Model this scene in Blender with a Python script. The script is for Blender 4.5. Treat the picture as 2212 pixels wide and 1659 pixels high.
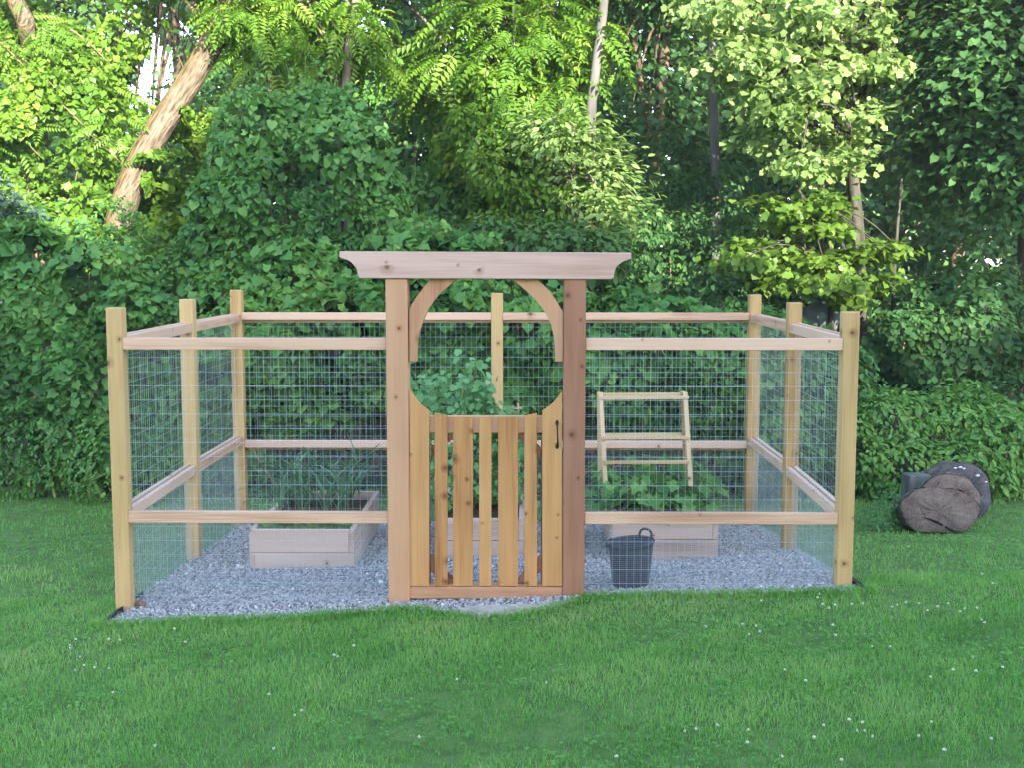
import bpy, bmesh, math
import numpy as np
from mathutils import Vector, Matrix, Euler

scene = bpy.context.scene
for o in list(bpy.data.objects):
    bpy.data.objects.remove(o)
COL = scene.collection
rng = np.random.default_rng(7)
R = math.radians

# ------------------------------------------------------------------ camera
FPX, CXP, CYP = 2600.0, 1106.0, 829.5          # focal length and centre in pixels of a 2212-wide view
CAM = Vector((0.0, -7.43, 2.063))
PITCH = math.atan(264.5 / 2600.0)
YAW = math.atan(33.0 / 2600.0)
cam_d = bpy.data.cameras.new('camera')
cam_d.sensor_width = 36.0
cam_d.lens = 36.0 * FPX / 2212.0
cam_d.clip_start, cam_d.clip_end = 0.1, 600.0
cam = bpy.data.objects.new('camera', cam_d)
COL.objects.link(cam)
cam.location = CAM
cam.rotation_euler = (R(90) - PITCH, 0.0, YAW)
scene.camera = cam
CROT = Euler((R(90) - PITCH, 0.0, YAW)).to_matrix()

# ------------------------------------------------------------------ sky and sun
SUN_AZ, SUN_EL = R(20.0), R(18.0)
SUN = Vector((math.sin(SUN_AZ) * math.cos(SUN_EL), -math.cos(SUN_AZ) * math.cos(SUN_EL), math.sin(SUN_EL)))
world = bpy.data.worlds.new('World')
scene.world = world
world.use_nodes = True
wn = world.node_tree.nodes
wl = world.node_tree.links
wn.clear()
sky = wn.new('ShaderNodeTexSky')
sky.sky_type = 'NISHITA'
sky.sun_disc = False
sky.sun_elevation = SUN_EL
sky.sun_rotation = math.atan2(SUN.x, SUN.y)
sky.altitude = 50.0
bg = wn.new('ShaderNodeBackground')
bg.inputs['Strength'].default_value = 0.15
wo = wn.new('ShaderNodeOutputWorld')
wl.new(sky.outputs[0], bg.inputs[0])
wl.new(bg.outputs[0], wo.inputs[0])

sun_d = bpy.data.lights.new('sun', 'SUN')
sun_d.energy = 3.3
sun_d.angle = R(0.6)
sun_d.color = (1.0, 0.93, 0.76)
sun = bpy.data.objects.new('sun', sun_d)
COL.objects.link(sun)
sun.rotation_euler = SUN.to_track_quat('Z', 'Y').to_euler()
sun.location = (10, -30, 20)

scene.view_settings.view_transform = 'Standard'
scene.view_settings.look = 'None'
scene.view_settings.exposure = 2.8
scene.view_settings.gamma = 1.0
scene.view_settings.use_curve_mapping = False
scene.cycles.max_bounces = 8
scene.cycles.transmission_bounces = 4
scene.cycles.diffuse_bounces = 4

# ------------------------------------------------------------------ helpers
def at(px, py, wy):
    """point on the vertical plane y = wy seen at pixel (px, py) of the 2212-wide view"""
    r = CROT @ Vector((px - CXP, -(py - CYP), -FPX))
    return CAM + r * ((wy - CAM.y) / r.y)

def fz(x):
    return 0.0393 * (5.0 * np.tanh(np.asarray(x, float) / 5.0)) - 0.013

def gz(x, y):
    """height of the ground"""
    x = np.asarray(x, float); y = np.asarray(y, float)
    t = np.clip(y / 3.2, 0.0, 1.0)
    z = fz(x) * (1 - t) - 0.27 * t
    return z - 0.043 - 0.012 * np.clip(y - 3.2, 0.0, 6.0)

def ground(x, y):
    return float(gz(x, y))

def props(o, label=None, cat=None, group=None, kind=None):
    if label: o['label'] = label
    if cat: o['category'] = cat
    if group: o['group'] = group
    if kind: o['kind'] = kind
    return o

def thing(name, label, cat, loc=(0, 0, 0), group=None):
    o = bpy.data.objects.new(name, None)
    COL.objects.link(o)
    o.location = loc
    o.empty_display_size = 0.1
    return props(o, label, cat, group)

def link(name, me, mat, parent=None, loc=None, rot=None):
    o = bpy.data.objects.new(name, me)
    COL.objects.link(o)
    if mat is not None and not me.materials:
        me.materials.append(mat)
    w = Vector(loc) if loc is not None else Vector((0, 0, 0))
    if parent is not None:
        o.parent = parent
        base = Vector((0, 0, 0)); p = parent
        while p is not None:
            base += p.location; p = p.parent
        w = w - base
    o.location = w
    if rot is not None:
        o.rotation_euler = rot
    return o

def np_mesh(name, verts, faces, tint=None, smooth=False):
    """verts (n,3), faces (m,k) -> mesh; tint is one value per vertex"""
    verts = np.ascontiguousarray(verts, dtype=np.float32)
    faces = np.ascontiguousarray(faces, dtype=np.int32)
    me = bpy.data.meshes.new(name)
    me.vertices.add(len(verts))
    me.vertices.foreach_set('co', verts.ravel())
    m, k = faces.shape
    me.loops.add(m * k)
    me.loops.foreach_set('vertex_index', faces.ravel())
    me.polygons.add(m)
    me.polygons.foreach_set('loop_start', np.arange(0, m * k, k, dtype=np.int32))
    if smooth:
        me.polygons.foreach_set('use_smooth', np.ones(m, dtype=bool))
    me.update(calc_edges=True)
    if tint is not None:
        a = me.attributes.new('tint', 'FLOAT', 'POINT')
        a.data.foreach_set('value', np.ascontiguousarray(tint, dtype=np.float32))
    return me

def bm_mesh(name, bm, smooth=False):
    me = bpy.data.meshes.new(name)
    bmesh.ops.recalc_face_normals(bm, faces=bm.faces)
    bm.to_mesh(me); bm.free()
    if smooth:
        me.polygons.foreach_set('use_smooth', np.ones(len(me.polygons), dtype=bool))
    return me

def box(name, c, size, mat, parent=None, rot=None, bevel=0.004):
    bm = bmesh.new()
    bmesh.ops.create_cube(bm, size=1.0)
    bmesh.ops.scale(bm, vec=Vector(size), verts=bm.verts)
    if bevel:
        bmesh.ops.bevel(bm, geom=list(bm.edges), offset=bevel, segments=1, affect='EDGES', profile=0.5)
    return link(name, bm_mesh(name, bm), mat, parent, c, rot)

def prism(name, outline, y0, y1, mat, parent=None, bevel=0.003):
    """outline in the x-z plane, extruded from y0 to y1"""
    cx = sum(p[0] for p in outline) / len(outline); cz = sum(p[1] for p in outline) / len(outline)
    bm = bmesh.new()
    a = [bm.verts.new((x - cx, (y0 - y1) / 2, z - cz)) for x, z in outline]
    b = [bm.verts.new((x - cx, (y1 - y0) / 2, z - cz)) for x, z in outline]
    bm.faces.new(a); bm.faces.new(list(reversed(b)))
    n = len(a)
    for i in range(n):
        bm.faces.new((a[i], b[i], b[(i + 1) % n], a[(i + 1) % n]))
    if bevel:
        es = [e for e in bm.edges if abs(e.verts[0].co.y - e.verts[1].co.y) < 1e-6]
        bmesh.ops.bevel(bm, geom=es, offset=bevel, segments=1, affect='EDGES', profile=0.5)
    return link(name, bm_mesh(name, bm), mat, parent, (cx, (y0 + y1) / 2, cz))

def tube_arrays(pts, radii, sides=6, wob=0.0, ridge=0.0):
    """a tapered tube along a polyline -> verts, quads"""
    pts = np.asarray(pts, float); n = len(pts)
    radii = np.broadcast_to(np.asarray(radii, float), (n,))
    tan = np.gradient(pts, axis=0)
    tan /= np.linalg.norm(tan, axis=1)[:, None] + 1e-9
    ref = np.array([0.31, 0.93, 0.17])
    u = np.cross(tan, ref); u /= np.linalg.norm(u, axis=1)[:, None] + 1e-9
    v = np.cross(tan, u)
    ang = np.linspace(0, 2 * np.pi, sides, endpoint=False)
    rr = radii[:, None] * (1 + (rng.normal(0, wob, (n, sides)) if wob else 0)) * (1 + (ridge * rng.normal(0, 1, sides)[None, :] if ridge else 0))
    V = pts[:, None, :] + rr[..., None] * (np.cos(ang)[None, :, None] * u[:, None, :] + np.sin(ang)[None, :, None] * v[:, None, :])
    F = []
    for i in range(n - 1):
        for j in range(sides):
            k = (j + 1) % sides
            F.append((i * sides + j, i * sides + k, (i + 1) * sides + k, (i + 1) * sides + j))
    return V.reshape(-1, 3), np.array(F, dtype=np.int32)

def join_arrays(parts):
    V, F, o = [], [], 0
    for v, f in parts:
        V.append(v); F.append(f + o); o += len(v)
    return np.concatenate(V), np.concatenate(F)

def smooth_path(pts, n):
    """Catmull-Rom through the points"""
    P = np.asarray(pts, float)
    P = np.vstack([2 * P[0] - P[1], P, 2 * P[-1] - P[-2]])
    out = []
    m = len(P) - 3
    for t in np.linspace(0, m - 1e-6, n):
        i = int(t); f = t - i
        a, b, c, d = P[i], P[i + 1], P[i + 2], P[i + 3]
        out.append(0.5 * ((2 * b) + (c - a) * f + (2 * a - 5 * b + 4 * c - d) * f * f + (3 * b - a - 3 * c + d) * f ** 3))
    return np.array(out)

# ------------------------------------------------------------------ materials
def new_mat(name):
    m = bpy.data.materials.new(name)
    m.use_nodes = True
    nt = m.node_tree
    nt.nodes.clear()
    out = nt.nodes.new('ShaderNodeOutputMaterial')
    return m, nt, out

def N(nt, typ, **kw):
    n = nt.nodes.new(typ)
    for k, v in kw.items():
        setattr(n, k, v)
    return n

def ramp(nt, fac, stops):
    r = N(nt, 'ShaderNodeValToRGB')
    e = r.color_ramp.elements
    while len(e) > 1:
        e.remove(e[-1])
    e[0].position = stops[0][0]; e[0].color = (*stops[0][1], 1)
    for p, c in stops[1:]:
        x = e.new(p); x.color = (*c, 1)
    nt.links.new(fac, r.inputs[0])
    return r.outputs[0]

def mixc(nt, fac, a, b, mode='MIX'):
    m = N(nt, 'ShaderNodeMix', data_type='RGBA', blend_type=mode)
    for sock, v in ((m.inputs[0], fac), (m.inputs[6], a), (m.inputs[7], b)):
        if hasattr(v, 'default_value'):
            nt.links.new(v, sock)
        elif isinstance(v, (int, float)):
            sock.default_value = v
        else:
            sock.default_value = (*v, 1)
    return m.outputs[2]

def mathn(nt, op, a, b=None, clamp=False):
    m = N(nt, 'ShaderNodeMath', operation=op, use_clamp=clamp)
    for i, v in enumerate((a, b)):
        if v is None: continue
        if hasattr(v, 'default_value'): nt.links.new(v, m.inputs[i])
        else: m.inputs[i].default_value = v
    return m.outputs[0]

def leaf_mat(name, stops, rough=0.45, trans=0.35, tcol=(0.27, 0.43, 0.05), spec=0.35):
    m, nt, out = new_mat(name)
    at_ = N(nt, 'ShaderNodeAttribute', attribute_name='tint')
    oi = N(nt, 'ShaderNodeObjectInfo')
    geo = N(nt, 'ShaderNodeNewGeometry')
    nz = N(nt, 'ShaderNodeTexNoise')
    nz.inputs['Scale'].default_value = 1.3
    nt.links.new(geo.outputs['Position'], nz.inputs['Vector'])
    f = mathn(nt, 'ADD', at_.outputs['Fac'], mathn(nt, 'MULTIPLY', mathn(nt, 'SUBTRACT', nz.outputs[0], 0.5), 0.9), True)
    c = ramp(nt, f, stops)
    b = N(nt, 'ShaderNodeBsdfPrincipled')
    nt.links.new(c, b.inputs['Base Color'])
    b.inputs['Roughness'].default_value = rough
    b.inputs['Specular IOR Level'].default_value = spec
    t = N(nt, 'ShaderNodeBsdfTranslucent')
    nt.links.new(mixc(nt, 0.5, c, tcol), t.inputs[0])
    mx = N(nt, 'ShaderNodeMixShader')
    mx.inputs[0].default_value = trans
    nt.links.new(b.outputs[0], mx.inputs[1]); nt.links.new(t.outputs[0], mx.inputs[2])
    nt.links.new(mx.outputs[0], out.inputs[0])
    return m

def wood_mat(name, light, mid, dark, axis=2, knots=0.5, rough=0.75, knot_col=(0.10, 0.05, 0.025), grain=1.0):
    m, nt, out = new_mat(name)
    tc = N(nt, 'ShaderNodeTexCoord')
    oi = N(nt, 'ShaderNodeObjectInfo')
    off = N(nt, 'ShaderNodeVectorMath', operation='SCALE')
    off.inputs[3].default_value = 41.0
    comb = N(nt, 'ShaderNodeCombineXYZ')
    for i in range(3): nt.links.new(oi.outputs['Random'], comb.inputs[i])
    nt.links.new(comb.outputs[0], off.inputs[0])
    add = N(nt, 'ShaderNodeVectorMath', operation='ADD')
    nt.links.new(tc.outputs['Object'], add.inputs[0]); nt.links.new(off.outputs[0], add.inputs[1])
    def mapped(along, across):
        mp = N(nt, 'ShaderNodeMapping')
        s = [across] * 3; s[axis] = along
        mp.inputs['Scale'].default_value = s
        nt.links.new(add.outputs[0], mp.inputs[0])
        return mp.outputs[0]
    # knots first: they bend the grain
    sx = N(nt, 'ShaderNodeSeparateXYZ'); nt.links.new(add.outputs[0], sx.inputs[0])
    oth = [i for i in range(3) if i != axis]
    c2 = N(nt, 'ShaderNodeCombineXYZ')
    nt.links.new(sx.outputs[axis], c2.inputs[0])
    nt.links.new(mathn(nt, 'ADD', sx.outputs[oth[0]], sx.outputs[oth[1]]), c2.inputs[1])
    wv = N(nt, 'ShaderNodeTexNoise'); wv.inputs['Scale'].default_value = 30.0
    nt.links.new(add.outputs[0], wv.inputs['Vector'])
    wa = N(nt, 'ShaderNodeVectorMath', operation='MULTIPLY_ADD'); wa.inputs[1].default_value = (0.012, 0.012, 0.0)
    nt.links.new(wv.outputs['Color'], wa.inputs[0]); nt.links.new(c2.outputs[0], wa.inputs[2])
    vo = N(nt, 'ShaderNodeTexVoronoi', voronoi_dimensions='2D')
    nt.links.new(wa.outputs[0], vo.inputs['Vector'])
    vo.inputs['Scale'].default_value = 7.0
    sep = N(nt, 'ShaderNodeSeparateColor')
    nt.links.new(vo.outputs['Color'], sep.inputs[0])
    has = mathn(nt, 'LESS_THAN', sep.outputs[0], knots * 0.5)
    kd = mathn(nt, 'DIVIDE', vo.outputs['Distance'], mathn(nt, 'ADD', mathn(nt, 'MULTIPLY', mathn(nt, 'POWER', sep.outputs[1], 2.0), 0.085), 0.035))
    k = mathn(nt, 'MULTIPLY', mathn(nt, 'SUBTRACT', 1.25, kd, True), has, True)
    halo = mathn(nt, 'MULTIPLY', mathn(nt, 'MULTIPLY', mathn(nt, 'SUBTRACT', 1.0, mathn(nt, 'MULTIPLY', kd, 0.28), True), has), 0.35)
    n1 = N(nt, 'ShaderNodeTexNoise'); n1.inputs['Scale'].default_value = 1.0; n1.inputs['Detail'].default_value = 4.0
    nt.links.new(mapped(1.0, 16.0), n1.inputs['Vector'])
    n2 = N(nt, 'ShaderNodeTexNoise'); n2.inputs['Scale'].default_value = 1.0; n2.inputs['Detail'].default_value = 3.0
    nt.links.new(mapped(3.0, 120.0), n2.inputs['Vector'])
    n3 = N(nt, 'ShaderNodeTexNoise'); n3.inputs['Scale'].default_value = 1.0; n3.inputs['Detail'].default_value = 2.0
    nt.links.new(mapped(1.4, 3.0), n3.inputs['Vector'])
    f = mathn(nt, 'ADD', mathn(nt, 'MULTIPLY', n1.outputs[0], 0.62 * grain), mathn(nt, 'MULTIPLY', n2.outputs[0], 0.42 * grain))
    f = mathn(nt, 'ADD', f, mathn(nt, 'MULTIPLY', n3.outputs[0], 0.45))
    f = mathn(nt, 'ADD', f, mathn(nt, 'MULTIPLY', mathn(nt, 'SUBTRACT', oi.outputs['Random'], 0.5), 0.30))
    f = mathn(nt, 'SUBTRACT', mathn(nt, 'SUBTRACT', f, 0.14), halo, True)
    c = ramp(nt, f, [(0.32, dark), (0.55, mid), (0.85, light)])
    c = mixc(nt, k, c, knot_col)
    b = N(nt, 'ShaderNodeBsdfPrincipled')
    nt.links.new(c, b.inputs['Base Color'])
    b.inputs['Roughness'].default_value = rough
    b.inputs['Specular IOR Level'].default_value = 0.25
    bp = N(nt, 'ShaderNodeBump'); bp.inputs['Strength'].default_value = 0.25; bp.inputs['Distance'].default_value = 0.004
    nt.links.new(f, bp.inputs['Height']); nt.links.new(bp.outputs[0], b.inputs['Normal'])
    nt.links.new(b.outputs[0], out.inputs[0])
    return m

def noise_mat(name, stops, scale=20.0, detail=5.0, rough=0.85, bump=0.3, stretch=(1, 1, 1), coord='Object', spec=0.3, metal=0.0, bdist=0.01):
    m, nt, out = new_mat(name)
    tc = N(nt, 'ShaderNodeTexCoord')
    mp = N(nt, 'ShaderNodeMapping'); mp.inputs['Scale'].default_value = stretch
    nt.links.new(tc.outputs[coord], mp.inputs[0])
    nz = N(nt, 'ShaderNodeTexNoise'); nz.inputs['Scale'].default_value = scale; nz.inputs['Detail'].default_value = detail
    nt.links.new(mp.outputs[0], nz.inputs['Vector'])
    b = N(nt, 'ShaderNodeBsdfPrincipled')
    nt.links.new(ramp(nt, nz.outputs[0], stops), b.inputs['Base Color'])
    b.inputs['Roughness'].default_value = rough; b.inputs['Specular IOR Level'].default_value = spec
    b.inputs['Metallic'].default_value = metal
    if bump:
        bp = N(nt, 'ShaderNodeBump'); bp.inputs['Strength'].default_value = bump; bp.inputs['Distance'].default_value = bdist
        nt.links.new(nz.outputs[0], bp.inputs['Height']); nt.links.new(bp.outputs[0], b.inputs['Normal'])
    nt.links.new(b.outputs[0], out.inputs[0])
    return m

def tint_mat(name, stops, rough=0.8, spec=0.3):
    m, nt, out = new_mat(name)
    a = N(nt, 'ShaderNodeAttribute', attribute_name='tint')
    b = N(nt, 'ShaderNodeBsdfPrincipled')
    nt.links.new(ramp(nt, a.outputs['Fac'], stops), b.inputs['Base Color'])
    b.inputs['Roughness'].default_value = rough; b.inputs['Specular IOR Level'].default_value = spec
    nt.links.new(b.outputs[0], out.inputs[0])
    return m

M = {}
for ax in range(3):
    M['pine', ax] = wood_mat('pine_post_%d' % ax, (0.57, 0.395, 0.20), (0.475, 0.31, 0.14), (0.31, 0.18, 0.07), ax, 0.35)
    M['cedar', ax] = wood_mat('cedar_rail_%d' % ax, (0.68, 0.46, 0.35), (0.60, 0.385, 0.275), (0.42, 0.23, 0.15), ax, 0.32)
    M['gate', ax] = wood_mat('oiled_cedar_%d' % ax, (0.55, 0.30, 0.13), (0.44, 0.218, 0.086), (0.26, 0.11, 0.04), ax, 0.5, knot_col=(0.14, 0.05, 0.015))
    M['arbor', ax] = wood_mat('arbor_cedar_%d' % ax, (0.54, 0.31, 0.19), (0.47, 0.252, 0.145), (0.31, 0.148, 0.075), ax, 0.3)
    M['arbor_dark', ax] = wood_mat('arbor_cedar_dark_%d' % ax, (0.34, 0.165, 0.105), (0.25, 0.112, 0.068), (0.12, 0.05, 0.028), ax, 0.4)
    M['beam', ax] = wood_mat('beam_cedar_%d' % ax, (0.63, 0.44, 0.39), (0.56, 0.375, 0.32), (0.43, 0.265, 0.21), ax, 0.3, knot_col=(0.16, 0.085, 0.06))
    M['bed', ax] = wood_mat('bed_board_%d' % ax, (0.60, 0.46, 0.40), (0.52, 0.385, 0.325), (0.35, 0.24, 0.195), ax, 0.28, knot_col=(0.17, 0.09, 0.06))
    M['pale', ax] = wood_mat('pale_stick_%d' % ax, (0.64, 0.49, 0.32), (0.54, 0.38, 0.23), (0.36, 0.23, 0.12), ax, 0.3)
M['wire'] = noise_mat('galvanised_wire', [(0.3, (0.40, 0.48, 0.54)), (0.7, (0.55, 0.63, 0.70))], 60, rough=0.38, bump=0, metal=0.6)
M['iron'] = noise_mat('black_iron', [(0.3, (0.012, 0.011, 0.012)), (0.7, (0.03, 0.026, 0.025))], 80, rough=0.5, bump=0.2)
M['soil'] = noise_mat('garden_soil', [(0.3, (0.02, 0.013, 0.008)), (0.7, (0.075, 0.05, 0.03))], 60, rough=0.95, bump=0.8)
M['litter'] = noise_mat('leaf_litter', [(0.3, (0.012, 0.012, 0.006)), (0.7, (0.05, 0.042, 0.022))], 14, rough=0.95, bump=0.8, coord='Object')
M['bark'] = noise_mat('grey_bark', [(0.3, (0.07, 0.06, 0.05)), (0.5, (0.17, 0.15, 0.125)), (0.75, (0.27, 0.25, 0.215))], 14, rough=0.9, bump=0.9, stretch=(1, 1, 0.16), bdist=0.03)
M['bark_brown'] = noise_mat('brown_bark', [(0.3, (0.045, 0.032, 0.022)), (0.55, (0.11, 0.08, 0.055)), (0.8, (0.19, 0.15, 0.11))], 12, rough=0.9, bump=0.9, stretch=(1, 1, 0.18), bdist=0.03)
M['twig'] = noise_mat('dry_vine_stem', [(0.3, (0.13, 0.085, 0.05)), (0.7, (0.27, 0.19, 0.12))], 20, rough=0.9, bump=0.2)
M['stem'] = noise_mat('green_stem', [(0.3, (0.10, 0.16, 0.05)), (0.7, (0.20, 0.27, 0.10))], 20, rough=0.7, bump=0)

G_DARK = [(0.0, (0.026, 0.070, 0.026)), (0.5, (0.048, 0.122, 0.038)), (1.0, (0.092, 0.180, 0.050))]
G_MID = [(0.0, (0.032, 0.105, 0.028)), (0.5, (0.076, 0.212, 0.048)), (1.0, (0.180, 0.340, 0.068))]
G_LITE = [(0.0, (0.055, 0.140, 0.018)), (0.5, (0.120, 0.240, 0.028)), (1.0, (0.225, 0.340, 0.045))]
G_PALE = [(0.0, (0.10, 0.17, 0.05)), (0.5, (0.175, 0.270, 0.080)), (1.0, (0.285, 0.385, 0.145))]
M['vine'] = leaf_mat('grape_leaf', G_MID, rough=0.5, trans=0.28)
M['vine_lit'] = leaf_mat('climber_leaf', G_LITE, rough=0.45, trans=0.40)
M['walnut'] = leaf_mat('walnut_leaf', G_LITE, rough=0.45, trans=0.42)
M['maple'] = leaf_mat('maple_leaf', G_PALE, rough=0.42, trans=0.40)
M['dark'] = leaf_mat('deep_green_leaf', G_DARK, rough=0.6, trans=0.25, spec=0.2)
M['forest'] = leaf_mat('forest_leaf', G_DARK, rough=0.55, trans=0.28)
M['shrub'] = leaf_mat('shrub_leaf', G_MID, rough=0.5, trans=0.30)
M['pea'] = leaf_mat('pea_leaf', [(0.0, (0.07, 0.20, 0.07)), (0.5, (0.13, 0.31, 0.12)), (1.0, (0.24, 0.42, 0.20))], rough=0.5, trans=0.3)
M['leek'] = leaf_mat('leek_leaf', [(0.0, (0.05, 0.13, 0.08)), (0.5, (0.10, 0.20, 0.12)), (1.0, (0.20, 0.32, 0.20))], rough=0.4, trans=0.25)
M['lettuce'] = leaf_mat('lettuce_leaf', [(0.0, (0.08, 0.18, 0.03)), (0.5, (0.14, 0.26, 0.045)), (1.0, (0.22, 0.36, 0.07))], rough=0.5, trans=0.35)
M['grass'] = leaf_mat('lawn_grass', [(0.0, (0.080, 0.225, 0.040)), (0.45, (0.180, 0.425, 0.085)), (0.75, (0.29, 0.49, 0.125)), (1.0, (0.40, 0.47, 0.20))], rough=0.55, trans=0.40, tcol=(0.23, 0.48, 0.06))
M['clover'] = tint_mat('clover_blossom', [(0.0, (0.36, 0.42, 0.27)), (1.0, (0.56, 0.58, 0.48))], 0.8)
M['gravel'] = tint_mat('gravel_stone', [(0.0, (0.16, 0.145, 0.145)), (0.4, (0.37, 0.345, 0.345)), (0.8, (0.53, 0.50, 0.495)), (1.0, (0.80, 0.77, 0.75))], 0.8)
M['fabric'] = noise_mat('black_weed_fabric', [(0.3, (0.012, 0.012, 0.014)), (0.7, (0.03, 0.03, 0.033))], 200, rough=0.9, bump=0.2)

# ------------------------------------------------------------------ ground
def sheet(name, xs, ys, off, mat, kind='structure', jitter=0.0):
    X, Y = np.meshgrid(xs, ys)
    Z = gz(X, Y) + off + (rng.normal(0, jitter, X.shape) if jitter else 0)
    V = np.stack([X.ravel(), Y.ravel(), Z.ravel()], 1)
    nx, ny = len(xs), len(ys)
    i = np.arange(nx * ny).reshape(ny, nx)
    F = np.stack([i[:-1, :-1], i[:-1, 1:], i[1:, 1:], i[1:, :-1]], -1).reshape(-1, 4)
    return props(link(name, np_mesh(name, V, F, smooth=True), mat), kind=kind)

M['lawn'] = noise_mat('lawn_soil', [(0.3, (0.055, 0.10, 0.024)), (0.55, (0.09, 0.165, 0.036)), (0.8, (0.14, 0.19, 0.06))], 9, rough=0.95, bump=0.6)
xs = np.concatenate([[-300, -120, -50, -25], np.arange(-14, 14.01, 0.4), [25, 50, 120, 300]])
ys = np.concatenate([[-300, -120, -60, -30, -18], np.arange(-12, 14.01, 0.4), [20, 30, 50, 100, 300]])
sheet('lawn_ground', xs, ys, 0.0, M['lawn'])
sheet('woodland_floor', np.concatenate([[-120, -40], np.arange(-14, 14.1, 1.0), [40, 120]]), np.concatenate([np.arange(5.2, 16, 0.8), [22, 40, 120]]), 0.012, M['litter'])

# gravel bed: outline of the front edge follows the photograph's ragged line
GX0, GX1, GYB = -2.62, 2.10, 3.32
edge_px = [(228, 1346), (420, 1338), (620, 1333), (760, 1322), (835, 1315), (900, 1314), (980, 1325), (1060, 1329), (1140, 1322), (1215, 1305), (1260, 1286), (1420, 1283), (1600, 1280), (1760, 1276), (1862, 1271)]
EX, EY = [], []
for (u, v) in edge_px:
    y = -0.2
    for _ in range(8):
        # intersect the pixel ray with the local ground height
        r = CROT @ Vector((u - CXP, -(v - CYP), -FPX))
        p = at(u, v, y)
        t = (ground(p.x, y) + 0.02 - CAM.z) / r.z
        y = (CAM + r * t).y
    p = at(u, v, y)
    EX.append(p.x); EY.append(y)
EX, EY = np.array(EX), np.array(EY)
GX0, GX1 = float(EX[0]), float(EX[-1])
def gravel_front(x):
    return np.interp(x, EX, EY)
def in_gravel(x, y, m=0.0):
    x = np.asarray(x); y = np.asarray(y)
    return (x > GX0 - m) & (x < GX1 + m) & (y > gravel_front(x) - m) & (y < GYB + m)

def gravel_sheet():
    xs = np.linspace(GX0, GX1, 60); nt_ = 40
    V = []
    for t in np.linspace(0, 1, nt_):
        y = gravel_front(xs) * (1 - t) + GYB * t
        V.append(np.stack([xs, y, gz(xs, y) + 0.016], 1))
    V = np.concatenate(V); nx = len(xs)
    i = np.arange(nx * nt_).reshape(nt_, nx)
    F = np.stack([i[:-1, :-1], i[:-1, 1:], i[1:, 1:], i[1:, :-1]], -1).reshape(-1, 4)
    me = np_mesh('gravel_bed', V, F, smooth=True)
    m = noise_mat('gravel_fines', [(0.3, (0.10, 0.10, 0.11)), (0.6, (0.22, 0.22, 0.235)), (0.8, (0.3, 0.3, 0.32))], 70, rough=0.9, bump=0.7)
    return props(link('gravel_bed', me, m), kind='structure')
gravel_sheet()

def scatter_stones(name, X, Y, size, tint, zoff):
    n = len(X)
    base = np.array([(1, 0, 0), (-1, 0, 0), (0, 1, 0), (0, -1, 0), (0, 0, 1), (0, 0, -1)], float)
    fac = np.array([(0, 2, 4), (2, 1, 4), (1, 3, 4), (3, 0, 4), (2, 0, 5), (1, 2, 5), (3, 1, 5), (0, 3, 5)])
    V = base[None] * (1 + rng.normal(0, 0.22, (n, 6, 1)))
    V = V * np.stack([rng.uniform(0.8, 1.4, n), rng.uniform(0.7, 1.1, n), rng.uniform(0.45, 0.8, n)], 1)[:, None, :]
    q = rng.normal(size=(n, 4)); q[:, 1:3] *= 0.45; q /= np.linalg.norm(q, axis=1)[:, None]
    w, x, y, z = q.T
    Rm = np.stack([1 - 2 * (y * y + z * z), 2 * (x * y - z * w), 2 * (x * z + y * w), 2 * (x * y + z * w), 1 - 2 * (x * x + z * z), 2 * (y * z - x * w), 2 * (x * z - y * w), 2 * (y * z + x * w), 1 - 2 * (x * x + y * y)], 1).reshape(n, 3, 3)
    V = np.einsum('nij,nkj->nki', Rm, V) * size[:, None, None]
    V += np.stack([X, Y, gz(X, Y) + zoff], 1)[:, None, :]
    F = (fac[None] + (np.arange(n) * 6)[:, None, None]).reshape(-1, 3)
    return np_mesh(name, V.reshape(-1, 3), F, np.repeat(tint, 6))
n = 40000
X = rng.uniform(GX0, GX1, n); T = rng.uniform(0, 1, n) ** 1.25
Y = gravel_front(X) * (1 - T) + GYB * T + rng.normal(0, 0.012, n)
ns = 500
xs_ = rng.uniform(GX0, GX1, ns); X = np.concatenate([X, xs_]); Y = np.concatenate([Y, gravel_front(xs_) - np.abs(rng.normal(0, 0.016, ns))]); n += ns
size = rng.uniform(0.007, 0.0145, n) * np.where(rng.random(n) < 0.06, 1.5, 1)
o = link('gravel', scatter_stones('gravel', X, Y, size, np.clip(rng.normal(0.52, 0.18, n), 0, 1), 0.021), M['gravel'])
props(o, kind='stuff', label='loose grey gravel spread inside the fenced garden')
M['bark_pale'] = noise_mat('white_bark', [(0.3, (0.10, 0.085, 0.068)), (0.6, (0.20, 0.175, 0.145)), (0.8, (0.30, 0.27, 0.23))], 10, rough=0.85, bump=0.5, stretch=(1, 1, 0.25), bdist=0.02)
M['bark_pole'] = noise_mat('smooth_grey_bark', [(0.3, (0.07, 0.066, 0.064)), (0.7, (0.16, 0.15, 0.145))], 8, rough=0.85, bump=0.4, stretch=(1, 1, 0.2), bdist=0.02)
M['pea_dim'] = leaf_mat('spruce_needles', [(0.0, (0.03, 0.065, 0.045)), (0.5, (0.055, 0.105, 0.075)), (1.0, (0.10, 0.16, 0.12))], rough=0.55, trans=0.15)
M['maple_y'] = leaf_mat('young_maple_leaf', [(0.0, (0.055, 0.12, 0.02)), (0.5, (0.105, 0.19, 0.03)), (1.0, (0.17, 0.26, 0.045))], rough=0.42, trans=0.42)

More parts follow.
